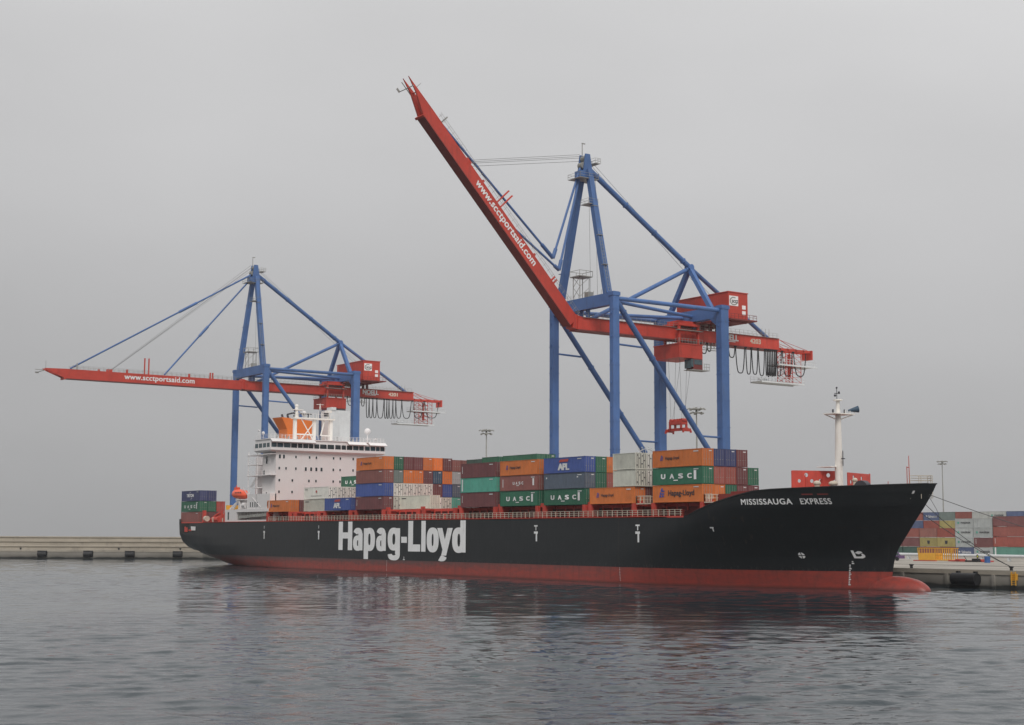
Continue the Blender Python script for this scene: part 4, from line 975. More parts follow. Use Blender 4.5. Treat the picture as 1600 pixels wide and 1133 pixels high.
b8 = [(['green', 'slate grey', 'blue'], {0: 'UASC', 1: 'smalldots', 2: 'APL'}, ()), (['maroon', 'green', 'green'], {}, ()), (['brown', 'red-brown', 'orange'], {}, ()), (['maroon', 'red-brown'], {}, ())]
for r_, (c_, s_, m_) in enumerate(b8): bay_stack(8, r_, c_, s_, marks=m_)
bay_stack(9, 0, ['orange'], {0: 'HL'}); bay_stack(9, 1, ['maroon']); bay_stack(9, 2, ['maroon']); bay_stack(9, 3, ['maroon'])
for r_ in range(4):
    for i in (1, 2):
        c_ = 'grey-white' if (r_, i) in ((0, 1), (0, 2)) else 'white'
        container(188.7, .4+2.5*r_, ZB+TH*i, c_, f"short pale reefer, {ROWN[r_]}, {['', 'lower', 'upper'][i]} of the pair over the orange container", 'containers stacked on the ship deck', 6.06, 2.83, True)
b10 = [(['orange', 'green', 'orange'], {0: 'HLbig', 1: 'UASC', 2: 'HL'}, ()), (['orange', 'red-brown', 'navy'], {}, ()), (['green', 'red-brown', 'navy'], {}, ()), (['maroon', 'maroon', 'maroon'], {}, (0, 1)), (['maroon', 'green'], {}, ())]
for r_, (c_, s_, m_) in enumerate(b10): bay_stack(10, r_, c_, s_, marks=m_)
# stern stack stands on the deck itself
for r_, (c_, st) in enumerate([(['brown', 'green', 'navy'], {1: 'UASC', 2: 'navy'}), (['maroon', 'green', 'navy'], {}), (['maroon', 'red'], {})]):
    for i, col in enumerate(c_):
        container(.05, .45+2.5*r_, 11.05+TH*i, col, f"{col} container, {ROWN[r_]}, {['bottom','middle','top'][i]} tier, stack at the ship's stern", 'containers stacked on the ship deck', 12.19, 2.83, False, st.get(i), False)

# ------------------------------------------------------------------ container yard on the quay
yd = [(94.6, 6.06, ['dark green', 'hazy maroon', 'hazy red'], {}), (100.9, 6.06, ['dark green', 'hazy maroon', 'hazy red'], {}), (107.1, 6.06, ['hazy red', 'olive yellow', 'hazy brown'], {1: 'crest'}), (113.3, 6.06, ['hazy maroon', 'olive yellow', 'red-brown'], {1: 'crest'}),
      (119.5, 6.06, ['pale blue', 'grey', 'grey', 'grey'], {0: 'saf', 1: 'mae', 2: 'mae', 3: 'mae'}), (125.7, 6.06, ['grey', 'hazy maroon', 'grey', 'grey'], {0: 'mae', 2: 'mae', 1: 'stripe'}), (132.0, 12.19, ['pale green', 'red-brown', 'hazy red', 'hazy maroon'], {0: 'widestripe', 1: 'stripe'})]
CN = ['first stack right of the ship bow', 'second stack right of the ship bow', 'third stack, behind the yellow cage', 'fourth stack, right of the yellow cage', 'fifth stack from the ship bow', 'sixth stack from the ship bow', 'long stack at the right edge']
for ci, (x, Ln, cols, st) in enumerate(yd):
    for i, c in enumerate(cols):
        container(x, 178, ZQ+.01+(2.62 if Ln < 7 else 2.75)*i, c, f"{c} container, {TN[i] if i < len(cols)-1 else 'top'} tier, {CN[ci]}, quay yard", 'containers stacked in the quay yard', Ln, 2.57 if Ln < 7 else 2.7, False, st.get(i))
bk = [(71.7, ['grey', 'hazy brown', 'grey', 'pale blue', 'hazy red'], {}), (78.0, ['grey', 'hazy maroon', 'grey', 'red-brown', 'pale blue'], {4: 'saf'}), (84.2, ['hazy maroon', 'grey', 'hazy brown', 'olive yellow', 'grey green'], {}), (90.4, ['grey', 'grey', 'hazy maroon', 'grey', 'hazy red'], {}),
      (96.6, ['hazy brown', 'grey', 'hazy maroon', 'grey', 'light grey'], {}), (102.8, ['grey', 'hazy brown', 'hazy maroon', 'grey', 'light grey'], {4: 'mae'}), (109.0, ['hazy maroon', 'grey', 'grey', 'hazy maroon', 'pale blue'], {}), (115.2, ['grey', 'hazy maroon', 'grey', 'grey', 'grey'], {})]
for ci, (x, cols, st) in enumerate(bk):
    for i, c in enumerate(cols):
        container(x, 215, ZQ+.01+2.62*i, c, f"{c} container, {['bottom','second','third','fourth','top'][i]} tier, {['first','second','third','fourth','fifth','sixth','seventh','eighth'][ci]} stack, farther yard row", 'containers stacked in the quay yard', 6.06, 2.57, False, st.get(i))

# ------------------------------------------------------------------ gantry cranes
G, Wd, YQ = 31.3, 21.55, 37.5
def crane(Xc, theta, label, fest):
    root = thing('gantry_crane', label, 'crane')
    B = P['blue']; RD = P['red']; hw = Wd/2; YL = YQ+G
    def X(v): return Xc+v
    def part(name, mat, fn, parent=root, smooth=False):
        mb = MB(); fn(mb); return mb.build(name, mat, parent, smooth)
    # legs
    for sx in (-1, 1):
        for y, a, b_, zt in ((YQ, 1.45, 1.75, 59.9), (YL, 2.0, 2.3, 59.75)):
            def f(mb, sx=sx, y=y, a=a, b_=b_, zt=zt):
                cx = X(sx*hw); ch = .14
                prof = [(-a/2+ch,-b_/2),(a/2-ch,-b_/2),(a/2,-b_/2+ch),(a/2,b_/2-ch),(a/2-ch,b_/2),(-a/2+ch,b_/2),(-a/2,b_/2-ch),(-a/2,-b_/2+ch)]
                vs = [(cx+p, y+q_, 4.6) for p, q_ in prof]+[(cx+p, y+q_, zt) for p, q_ in prof]
                mb.add(vs, [(k, (k+1) % 8, 8+(k+1) % 8, 8+k) for k in range(8)]+[tuple(range(8, 16))])
                for z in range(8, 58, 6): mb.box(cx-a/2-.04, cx+a/2+.04, y-b_/2-.04, y+b_/2+.04, z, z+.12)
                mb.box(cx-a/2-.12, cx+a/2+.12, y-b_/2-.12, y+b_/2+.12, zt-.9, zt-.1)
            leg = part('leg', B, f)
            # ladder rungs and small boxes along the leg
            if y == YQ or sx == 1:
                def g(mb, sx=sx, y=y, b_=b_):
                    cx = X(sx*hw)
                    for z in range(10, 56, 5): mb.box(cx-.1, cx+.12, y-b_/2-.16, y-b_/2, z, z+.5)
                part('cable_bracket', B, g, leg)
    for s, y0_ in ((-1, YQ), (1, YQ)):
        def f(mb):
            a_, b_ = Vector((X(s*8.5)+s*.95, y0_-.2, 60.2)), Vector((X(s*1.25)+s*.85, y0_+.4, 86.0)); n_ = 34
            for q_ in (-.3, .3): mb.tube(a_+Vector((0, q_, 0)), b_+Vector((0, q_, 0)), .045, n=4)
            for k in range(n_+1): p_ = a_.lerp(b_, k/n_); mb.box(p_.x-.03, p_.x+.03, p_.y-.3, p_.y+.3, p_.z-.03, p_.z+.03)
            for k in (8, 17, 26): p_ = a_.lerp(b_, k/n_); mb.box(p_.x-.6, p_.x+.3, p_.y-.6, p_.y+.6, p_.z-.06, p_.z+.06)
        part('ladder', P['steel'] if s > 0 else B, f)
    # bogies and sill beams
    for y in (YQ, YL):
        part('sill_beam', B, lambda mb: mb.box(X(-hw-.6), X(hw+.6), y-1.0, y+1.0, 3.9, 5.6))
        for sx in (-1, 1):
            def f(mb):
                for k in range(4):
                    mb.tube((X(sx*hw-2.7+1.8*k), y-.12, 3.05), (X(sx*hw-2.7+1.8*k), y+.12, 3.05), .4, n=14)
                mb.box(X(sx*hw-3.3), X(sx*hw+3.3), y-.4, y+.4, 3.3, 3.86)
            part('bogie', P['red'], f)
    # portal beams
    part('portal_beam', B, lambda mb: mb.box(X(-hw+.72), X(hw-.72), YQ-.8, YQ+.8, 57.1, 59.75))
    def f(mb):
        mb.box(X(-hw+1.0), X(hw-1.0), YL-.95, YL+.95, 57.0, 59.6)
        for s in (-1, 1): mb.hexa([(X(s*(hw-1.0)), YL-.9, 55.2), (X(s*(hw-1.02)), YL-.9, 55.2), (X(s*(hw-1.02)), YL+.9, 55.2), (X(s*(hw-1.0)), YL+.9, 55.2), (X(s*(hw-1.0)), YL-.9, 57.0), (X(s*(hw-3.4)), YL-.9, 57.0), (X(s*(hw-3.4)), YL+.9, 57.0), (X(s*(hw-1.0)), YL+.9, 57.0)])
    part('portal_beam', B, f)
    for s in (-1, 1):
        part('portal_beam', B, lambda mb: mb.box(X(s*hw-.8), X(s*hw+.8), YQ+.9, YL-1.2, 16.0, 18.0))
        part('diagonal_brace', B, lambda mb: (mb.tube((X(s*hw), YQ+.6, 57.9), (X(s*hw), YL-.9, 22.5), .62, n=14), [mb.tube(Vector((X(s*hw), YQ+.6, 57.9)).lerp(Vector((X(s*hw), YL-.9, 22.5)), t_), Vector((X(s*hw), YQ+.6, 57.9)).lerp(Vector((X(s*hw), YL-.9, 22.5)), t_+.006), .76, n=14) for t_ in (.06, .33, .62, .9)]))
        part('top_tie', B, lambda mb: mb.tube((X(s*hw), YQ+.7, 58.5), (X(s*hw), YL-1, 58.6), .48, n=12))
        part('strut', B, lambda mb: mb.tube((X(s*hw), YQ+.8, 48.6), (X(s*hw), YQ+7.6, 48.4), .22, n=8))
        part('strut', B, lambda mb: mb.tube((X(s*hw), YL-1.1, 29.8), (X(s*hw), YL-6.4, 29.9), .22, n=8))
        part('top_tie', B, lambda mb: mb.tube((X(s*(hw-.9)), YQ+1, 58.0), (X(s*1.5), YL-1, 58.2), .4, n=10))
        part('mast_leg', B, lambda mb: mb.beam((X(s*8.5), YQ, 59.7), (X(s*1.25), YQ+.6, 88.5), 1.35, 1.5, 1.1, 1.3, side=(1,0,0)))
        part('pylon_strut', B, lambda mb: mb.beam((X(0), YL-.1, 69.9), (X(s*7.2), YL, 59.5), 1.0, 1.05, side=(0,1,0)))
        part('beam_hanger', B, lambda mb: mb.beam((X(s*1.2), YQ+.3, 57.2), (X(s*1.2), YQ+.3, 55.3), .5, .9, side=(1,0,0)))
        part('beam_hanger', B, lambda mb: mb.beam((X(s*1.2), YL, 57.1), (X(s*1.2), YL, 55.3), .5, .9, side=(1,0,0)))
    part('ridge_node', B, lambda mb: mb.tube((X(-.9), YL-.1, 70), (X(.9), YL-.1, 70), .75, n=14))
    part('pylon_strut', B, lambda mb: mb.tube((X(0), YL-.2, 69.8), (X(0), YQ+2.2, 55.4), .48, n=12))
    part('backstay', B, lambda mb: (mb.tube((X(0), YQ+1.2, 89.3), (X(0), YL-.1, 70.1), .62, n=14), [mb.tube(Vector((X(0), YQ+1.2, 89.3)).lerp(Vector((X(0), YL-.1, 70.1)), t_), Vector((X(0), YQ+1.2, 89.3)).lerp(Vector((X(0), YL-.1, 70.1)), t_+.006), .78, n=14) for t_ in (.08, .36, .64, .93)]))
    part('backstay', B, lambda mb: mb.tube((X(0), YL+.1, 70.0), (X(0), 94.0, 55.2), .5, n=12))
    for dy, x_ in ((0, -.5), (.5, .5)):
        part('hoist_rope', P['cable'], lambda mb: mb.tube((X(x_), YQ+1.6, 91.0), (X(x_), 74+dy, 64.2), .035, n=4))
        part('hoist_rope', P['cable'], lambda mb: mb.tube((X(x_*2.4+2.4), YQ+.6, 87), (X(x_*2.4+3), YQ+.6, 60), .03, n=4))
    # apex head with sheaves and platforms
    def f(mb):
        for s in (-1, 1):
            mb.hexa([(X(s*1.0-.25), YQ-.9, 86.6), (X(s*1.0+.25), YQ-.9, 86.6), (X(s*1.0+.25), YQ+1.9, 86.6), (X(s*1.0-.25), YQ+1.9, 86.6), (X(s*1.0-.2), YQ-.2, 92.2), (X(s*1.0+.2), YQ-.2, 92.2), (X(s*1.0+.2), YQ+1.0, 92.2), (X(s*1.0-.2), YQ+1.0, 92.2)])
        mb.box(X(-1.2), X(1.2), YQ-1.5, YQ+1.9, 86.9, 88.3)
    head = part('mast_head', B, f)
    def f(mb):
        for z, y in ((91.3, .4), (90.0, .9), (89.6, -.4)): mb.tube((X(-.7), YQ+y, z), (X(.7), YQ+y, z), .75, n=16)
    part('sheave', P['steel'], f, head)
    for z, x0, x1, y0, y1 in ((86.5, -2.2, 2.2, -2.6, 2.6), (90.3, -1.3, 1.9, 1.9, 3.4), (80.5, 0.6, 3.6, -1.3, 1.3)):
        def f(mb):
            mb.box(X(x0), X(x1), YQ+y0, YQ+y1, z-.12, z)
            for a in (x0, x1):
                for b_ in (y0, (y0+y1)/2, y1): mb.box(X(a)-.03, X(a)+.03, YQ+b_-.03, YQ+b_+.03, z, z+1.1)
                mb.box(X(a)-.03, X(a)+.03, YQ+y0, YQ+y1, z+1.05, z+1.1); mb.box(X(a)-.03, X(a)+.03, YQ+y0, YQ+y1, z+.5, z+.55)
            for b_ in (y0, y1): mb.box(X(x0), X(x1), YQ+b_-.03, YQ+b_+.03, z+1.05, z+1.1); mb.box(X(x0), X(x1), YQ+b_-.03, YQ+b_+.03, z+.5, z+.55)
        part('mast_platform', P['steel'], f, head)
    part('lightning_rod', P['steel'], lambda mb: (mb.tube((X(0), YQ-.3, 92), (X(0), YQ-.3, 94.8), .09), mb.box(X(-.1), X(.1), YQ-.4, YQ+.5, 94.6, 94.8)), head)
    # small tower with winch on the portal beam
    def f(mb):
        x0, x1, y0, y1 = -3.4, 0.2, -1.2, 2.4
        for a in (x0+.6, x1-.6):
            for b_ in (y0+.5, y1-.5): mb.tube((X(a), YQ+b_, 59.7), (X(a), YQ+b_, 64.8), .09, n=5)
        for z in (60.2, 62.5): mb.tube((X(x0+.6), YQ+y0+.5, z), (X(x1-.6), YQ+y0+.5, z+2.2), .06, n=5); mb.tube((X(x1-.6), YQ+y0+.5, z), (X(x0+.6), YQ+y0+.5, z+2.2), .06, n=5); mb.tube((X(x1-.6), YQ+y0+.5, z), (X(x1-.6), YQ+y1-.5, z+2.2), .06, n=5)
        mb.box(X(x0), X(x1), YQ+y0, YQ+y1, 64.7, 64.9)
        for a in (x0, x1):
            for b_ in (y0, .6, y1): mb.box(X(a)-.04, X(a)+.04, YQ+b_-.04, YQ+b_+.04, 64.9, 66.1)
            mb.box(X(a)-.03, X(a)+.03, YQ+y0, YQ+y1, 66.0, 66.1)
        for b_ in (y0, y1): mb.box(X(x0), X(x1), YQ+b_-.03, YQ+b_+.03, 66.0, 66.1)
        mb.box(X(1.2), X(2.6), YQ-.7, YQ+.7, 59.8, 60.9)
        for k in range(14): mb.box(X(-9+k*1.35), X(-8.94+k*1.35), YQ-.75, YQ-.7, 59.75, 60.8)
    part('winch_tower', P['steel'], f)
    # fixed girder
    PZ = 52.6; TZ = 55.3
    def f(mb):
        mb.box(X(-1.5), X(1.5), 34.8, 96.0, PZ, TZ)
        mb.box(X(-1.6), X(1.6), 34.8, 96.0, TZ+.001, TZ+.1)
        for k in range(11): mb.box(X(-1.53), X(1.53), 38+k*5.6, 38.1+k*5.6, PZ+.02, TZ-.02)
        mb.hexa([(X(-1.3), 33.6, 52.9), (X(1.3), 33.6, 52.9), (X(1.3), 34.8, PZ), (X(-1.3), 34.8, PZ), (X(-1.3), 34.2, 55.9), (X(1.3), 34.2, 55.9), (X(1.3), 36.3, 55.32), (X(-1.3), 36.3, 55.32)])
    gird = part('girder', RD, f)
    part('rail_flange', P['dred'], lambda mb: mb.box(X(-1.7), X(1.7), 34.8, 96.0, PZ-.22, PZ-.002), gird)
    def f(mb):
        for s in (-1.9, 1.9):
            for k in range(44): mb.box(X(s-.025), X(s+.025), 36+k*1.37, 36.05+k*1.37, TZ, TZ+1.1)
            for z in (.55, 1.1): mb.box(X(s-.02), X(s+.02), 36, 95.6, TZ+z-.02, TZ+z+.02)
            mb.box(X(min(s, s*.82)), X(max(s, s*.82)), 36, 95.6, TZ-.02, TZ+.04)
        for y in (90, 91.2, 92.4): mb.tube((X(1.8), y, TZ), (X(1.8), y, TZ+2), .05)
    part('girder_railing', P['steel'], f, gird)
    sidef = lambda y, z: (X(1.535), y, z)
    text_on('NOELL', sidef, 76.7, 82.5, 53.65, 55.05, P['letter'], gird, bold=.06)
    ul = MB(); ul.add([sidef(77.4, 53.3), sidef(81.6, 53.3), sidef(81.6, 53.5), sidef(77.4, 53.5)], [(0,1,2,3)]); ul.build('marking', P['letter'], gird)
    text_on('4203' if theta > 0 else '4201', sidef, 86.4, 89.8, 53.5, 54.6, P['cream'], gird, bold=.04)
    # rear extension and hanging maintenance cage
    def f(mb):
        for s in (-1.3, 1.3): mb.box(X(s-.2), X(s+.2), 96, 107.2, 52.5, 53.1)
        for y in (96.4, 99, 101.7, 104.4, 106.9): mb.box(X(-1.5), X(1.5), y-.15, y+.15, 52.6, 53.2)
        for y in (99, 101.7, 104.4): mb.tube((X(-1.3), y-2.6, 52.8), (X(1.3), y, 52.8), .12, n=6)
        for s in (-1.3, 1.3): mb.tube((X(s), 95.8, 55.3), (X(s), 101.5, 53.1), .08, n=5); mb.tube((X(s), 95.8, 55.2), (X(s), 106, 53.1), .06, n=5)
        mb.box(X(-1.7), X(1.7), 106.9, 107.3, 50.9, 53.2)
    rear = part('rear_boom', RD, f)
    def f(mb):
        pts = [(X(a), b_) for a in (-1.4, 1.4) for b_ in (98.2, 103.4)]
        for x_, y_ in pts: mb.tube((x_, y_, 44.9), (x_, y_, 52.6), .1, n=5)
        z = 45.0
        while z < 52:
            for s in (-1.4, 1.4):
                mb.tube((X(s), 98.2, z), (X(s), 100.8, z+1.25), .06, n=4); mb.tube((X(s), 100.8, z), (X(s), 98.2, z+1.25), .06, n=4)
                mb.tube((X(s), 100.8, z+1.25), (X(s), 103.4, z), .06, n=4); mb.tube((X(s), 98.2, z), (X(s), 103.4, z), .05, n=4)
            mb.tube((X(-1.4), 98.2, z), (X(1.4), 98.2, z+1.25), .05, n=4); z += 1.25
        mb.box(X(-.25), X(.25), 100.5, 101.1, 46, 52)
    part('lattice_tower', RD, f, rear)
    def f(mb):
        for z, y0, y1 in ((44.75, 89.6, 104.0), (49.2, 95.5, 108.5)):
            for k in range(int((y1-y0)/1.2)+1):
                for s in (-1.9, 1.9): mb.box(X(s-.04), X(s+.04), y0+k*1.2, y0+.07+k*1.2, z, z+1.25)
            for s in (-1.9, 1.9):
                for h in (.65, 1.25): mb.box(X(s-.04), X(s+.04), y0, y1, z+h-.04, z+h+.03)
                mb.box(X(s-.08), X(s+.08), y0, y1, z-.35, z+.02)
            mb.box(X(-1.8), X(1.8), y0, y1, z-.12, z)
        mb.tube((X(0), 90.5, 45.3), (X(0), 93, 45.3), .3)
    part('service_platform', P['pipe'], f, rear)
    # machinery house
    def f(mb):
        mb.box(X(-9.2), X(8.55), 72.8, 78.9, 57.4, 63.6); mb.box(X(-9.35), X(8.7), 72.65, 79.05, 63.6, 63.8)
        for k in range(12): mb.box(X(-8.6+k*1.5), X(-8.5+k*1.5), 72.76, 72.8, 57.6, 63.4)
    mh = part('machinery_house', RD, f)
    def f(mb):
        mb.box(X(-9.6), X(9.9), 72.2, 80.6, 57.1, 57.38)
        for k in range(8): mb.box(X(9.8), X(9.86), 72.4+k*1.15, 72.46+k*1.15, 57.4, 58.5)
        mb.box(X(9.8), X(9.86), 72.4, 80.5, 58.42, 58.5); mb.box(X(9.8), X(9.86), 72.4, 80.5, 57.9, 57.96); mb.box(X(8.8), X(9.8), 80.45, 80.5, 58.42, 58.5)
        for s in (-1.3, 1.3): mb.box(X(s-.3), X(s+.3), 73.5, 74.2, 55.35, 57.1); mb.box(X(s-.3), X(s+.3), 78, 78.6, 55.35, 57.1)
        for s in (-8, -3, 3, 8): mb.box(X(s-.15), X(s+.15), 69.7, 78.9, 56.7, 57.1)
    part('walkway', P['dred'], f, mh)
    part('sign_board', P['white'], lambda mb: mb.box(X(8.55), X(8.6), 73.1, 75.9, 60.5, 62.8), mh)
    em = MB()
    for k in range(22):
        a0, a1 = R(60+k*13), R(60+(k+1)*13); r0, r1 = .98, .72
        em.add([(X(8.615), 74.5+1.3*r0*math.cos(a0), 61.6+r0*math.sin(a0)), (X(8.615), 74.5+1.3*r0*math.cos(a1), 61.6+r0*math.sin(a1)), (X(8.615), 74.5+1.3*r1*math.cos(a1), 61.6+r1*math.sin(a1)), (X(8.615), 74.5+1.3*r1*math.cos(a0), 61.6+r1*math.sin(a0))], [(0,1,2,3)])
    em.build('emblem', P['steel'], mh)
    text_on('scct', lambda y, z: (X(8.618), y, z), 73.9, 75.8, 61.2, 61.95, P['ink'], mh, bold=.03)
    def f(mb):
        for z in (58.6, 59.9): mb.box(X(8.55), X(8.63), 77.1, 78.2, z, z+.9)
    part('vent', P['white'], f, mh)
    # trolley, cab and spreader
    def f(mb):
        mb.box(X(-5.6), X(3.2), 62.5, 69.6, 48.3, 51.4)
        mb.box(X(-5.75), X(3.35), 62.35, 69.75, 51.4, 51.6)
        for s in (-2.4, 2.4):
            for y in (63.2, 69): mb.box(X(s-.25), X(s+.25), y-.25, y+.25, 51.4, 56.2)
        mb.box(X(-2.8), X(2.8), 62.9, 69.3, 55.75, 56.3)
        mb.box(X(-1.9), X(1.9), 63.4, 68.8, 56.32, 57.0)
    tr = part('trolley', P['red'], f)
    def f(mb):
        for y in [62.5+.89*k for k in range(9)]:
            for s in (3.25, ): mb.box(X(s-.04), X(s+.04), y-.04, y+.04, 51.6, 52.75)
        for z in (52.15, 52.7): mb.box(X(3.2), X(3.3), 62.5, 69.6, z-.03, z+.03); mb.box(X(-5.6), X(3.2), 62.45, 62.52, z-.03, z+.03)
        for k in range(9): mb.box(X(-5.6+k*1.08), X(-5.54+k*1.08), 62.45, 62.52, 51.6, 52.7)
        mb.box(X(2.2), X(3.3), 62.2, 69.9, 54.6, 54.75); mb.box(X(2.2), X(2.3), 69, 78, 50.6, 50.75)
        mb.box(X(3.1), X(3.2), 69.9, 76.5, 50.9, 51.05)
        for k in range(6): mb.tube((X(3.15), 70+k*1.1, 51), (X(3.15), 70.55+k*1.1, 52.4), .06, n=5); mb.tube((X(3.15), 70.55+k*1.1, 52.4), (X(3.15), 71.1+k*1.1, 51), .06, n=5)
    part('trolley_railing', P['steel'], f, tr)
    cab = part('operator_cab', P['dred'], lambda mb: mb.box(X(1.0), X(3.4), 66.6, 69.4, 45.8, 48.25), tr)
    def f(mb):
        mb.box(X(1.15), X(3.45), 65.9, 66.6, 46.3, 48.1); mb.box(X(3.41), X(3.45), 66.8, 69.2, 46.9, 48.0); mb.box(X(1.2), X(3.3), 65.85, 65.9, 46, 48)
    part('cab_window', P['bwin'], f, cab)
    def f(mb):
        mb.box(X(.8), X(3.6), 66, 71.4, 45.6, 45.75)
        for y in (69.8, 70.5, 71.3): mb.box(X(3.5), X(3.56), y, y+.06, 45.75, 47.2)
        mb.box(X(3.5), X(3.56), 69.6, 71.4, 47.1, 47.2); mb.box(X(3.5), X(3.56), 69.6, 71.4, 46.4, 46.5)
    part('cab_walkway', P['steel'], f, cab)
    SY = 64.8
    def f(mb):
        mb.box(X(-3.0), X(3.0), SY-.5, SY+.5, 31.75, 32.35); mb.box(X(-3.05), X(-2.7), SY-1.2, SY+1.2, 31.5, 32.2); mb.box(X(2.7), X(3.05), SY-1.2, SY+1.2, 31.5, 32.2)
        for a in (-3, 3):
            for b_ in (-1.15, 1.15): mb.box(X(a-.16), X(a+.16), SY+b_-.16, SY+b_+.16, 31.2, 31.75)
        mb.box(X(-2.1), X(2.1), SY-1.0, SY+1.0, 33.15, 33.9)
        for a in (-1.9, 1.9):
            for b_ in (-.8, .8): mb.box(X(a-.2), X(a+.2), SY+b_-.2, SY+b_+.2, 32.3, 33.2)
            mb.tube((X(a), SY-.7, 34.1), (X(a), SY+.7, 34.1), .42, n=12)
        for a in (-1.0, 0, .9): mb.box(X(a-.15), X(a+.15), SY-.4, SY+.4, 33.9, 34.5)
    sp_ = part('spreader', P['red'], f)
    def f(mb):
        for a in (-1.9, 1.9):
            for b_, c_ in ((-.5, -1.1), (.5, 1.1), (0.0, 2.6)): mb.tube((X(a), SY+b_, 34.3), (X(a), SY+c_, 48.4), .03, n=4)
    part('hoist_rope', P['cable'], f, sp_)
    # cable reel low on the landward frame
    def f(mb):
        n = 26; x0 = X(-hw+1.9); cy, cz, r0 = 62.9, 24.4, 3.6
        for k in range(n):
            a0, a1 = 2*math.pi*k/n, 2*math.pi*(k+1)/n
            p0 = (x0, cy+r0*math.cos(a0), cz+r0*math.sin(a0)); p1 = (x0, cy+r0*math.cos(a1), cz+r0*math.sin(a1))
            mb.tube(p0, p1, .1, n=5); mb.tube((x0, cy, cz), p0, .06, n=4)
            p2 = (x0, cy+(r0+.5)*math.cos(a0), cz+(r0+.5)*math.sin(a0)); mb.tube(p0, p2, .06, n=4); mb.ball(p2, .17, 6)
        mb.tube((x0-.3, cy, cz), (x0+.3, cy, cz), .9, n=16); mb.box(x0-.5, x0-.3, cy-.4, cy+.4, 17.9, cz)
        mb.tube((x0-.2, cy, cz), (x0-.1, cy, cz), 2.6, n=26)
    part('cable_reel', P['pipe'], f)
    # festoon
    for (y0, y1, zb) in fest:
        def f(mb):
            h = (52.3-zb); pts = []; N = 14
            for i in range(N+1):
                u_ = -1+2*i/N; pts.append((X(1.85), (y0+y1)/2+(y1-y0)/2*math.copysign(abs(u_)**.75, u_), 52.3-h*(1-abs(u_)**3.2)))
            mb.path(pts, .13, 5); mb.box(X(1.5), X(2.0), y0-.2, y0+.2, 52.1, 52.45)
        part('festoon_cable', P['dark'], f)
    # hinged boom
    ct, st = math.cos(theta), math.sin(theta); HY, HZ = 34.3, 54.0
    def bp(x_, s, h): return (X(x_), HY - s*ct + h*st, HZ + s*st + h*ct)
    def bbox(mb, x0, x1, s0, s1, h0, h1): mb.hexa([bp(x0,s0,h0),bp(x0,s1,h0),bp(x1,s1,h0),bp(x1,s0,h0),bp(x0,s0,h1),bp(x0,s1,h1),bp(x1,s1,h1),bp(x1,s0,h1)])
    TIP = 64.0 if theta > 0 else 61.8
    def f(mb):
        bbox(mb, -1.2, 1.2, .4, 55.8, -1.45, 1.3)
        for s_ in (-1, 1):
            mb.hexa([bp(s_*1.2,55.8,-1.4),bp(s_*1.2,60.6,.45),bp(s_*.85,60.6,.45),bp(s_*.5,55.8,-1.4),bp(s_*1.2,55.8,1.3),bp(s_*1.2,TIP,1.15),bp(s_*.95,TIP,1.15),bp(s_*.5,55.8,1.3)])
            bbox(mb, s_*1.0-.1, s_*1.0+.1, 59, 59.4, .6, .8)
        bbox(mb, -1.1, 1.1, 60.3, 60.5, .7, .9); bbox(mb, -1.7, 1.7, 55.6, 56.1, -1.8, -1.2)
        for k in range(9): bbox(mb, -1.215, 1.215, 3+k*5.6, 3.08+k*5.6, -1.4, 1.28)
    boom = part('boom', RD, f)
    part('rail_flange', P['dred'], lambda mb: bbox(mb, -1.38, 1.38, .4, 55.8, -1.62, -1.452), boom)  # covers the boom's underside; its shade is painted in as darker red
    for s0, h, w_ in ((30.0, 4.9, .28), (31.3, 4.9, .28), (36.6, 1.1, .5), (17, 1.1, .5), (45.2, .6, .5), (10.2, 1.9, .35), (9.4, 1.9, .35)):
        part('stay_rest', RD, lambda mb: bbox(mb, -.22, .22, s0, s0+w_, 1.3, 1.3+h), boom)
    def f(mb):
        for sg in (-1.5, 1.5):
            s0 = 1.0
            while s0 < 54: bbox(mb, sg-.025, sg+.025, s0, s0+.06, 1.3, 2.35); s0 += 1.5
            for h in (1.85, 2.35): bbox(mb, sg-.02, sg+.02, 1, 54, h-.025, h+.025)
        bbox(mb, -.03, .03, 61.0, 61.1, 1.1, 3.4); bbox(mb, -1.9, -1.8, 59.5, 63.5, .8, .95); bbox(mb, -3.7, 1.8, 61.9, 62.05, .3, .45); bbox(mb, -3.7, -3.6, 61.9, 62.9, .0, .45)
        bbox(mb, 1.2, 1.3, 52.2, 52.5, 1.3, 3.2)
    part('boom_railing', P['steel'], f, boom)
    bs = lambda a, h: (lambda p_: (X(1.225), p_[1], p_[2]))(bp(1.225, -a, h))
    # a runs towards the hinge so that the words read from tip to root
    text_on('www.scctportsaid.com', bs, -38.0, -16.0, -1.05, .95, P['letter'], boom, bold=.03, space=1.05)
    # forestays (folded when the boom is up)
    ap1, ap2 = Vector((X(0), YQ-.9, 89.0)), Vector((X(0), YQ-.9, 87.6))
    a1, a2 = Vector(bp(0, 53.9, 1.6)), Vector(bp(0, 25.2, 1.6))
    if theta > 0: k1, k2 = Vector((X(-.4), 29.4, 68.0)), Vector((X(.2), 30.6, 65.4))
    else: k1, k2 = ap1.lerp(a1, .35), ap2.lerp(a2, .56)
    for a, k, b_ in ((ap1, k1, a1), (ap2, k2, a2)):
        for p0, p1 in ((a, k), (k, b_)):
            def f(mb):
                mb.tube(p0, p1, .26, n=10)
                for t_ in ((.93, .98) if p1 is k else (.03, .08)): q0, q1 = p0.lerp(p1, t_-.03), p0.lerp(p1, t_+.02); mb.tube(q0, q1, .42, n=10)
            part('forestay', B, f)
    rp = Vector(bp(0, 42.2, 1.6))
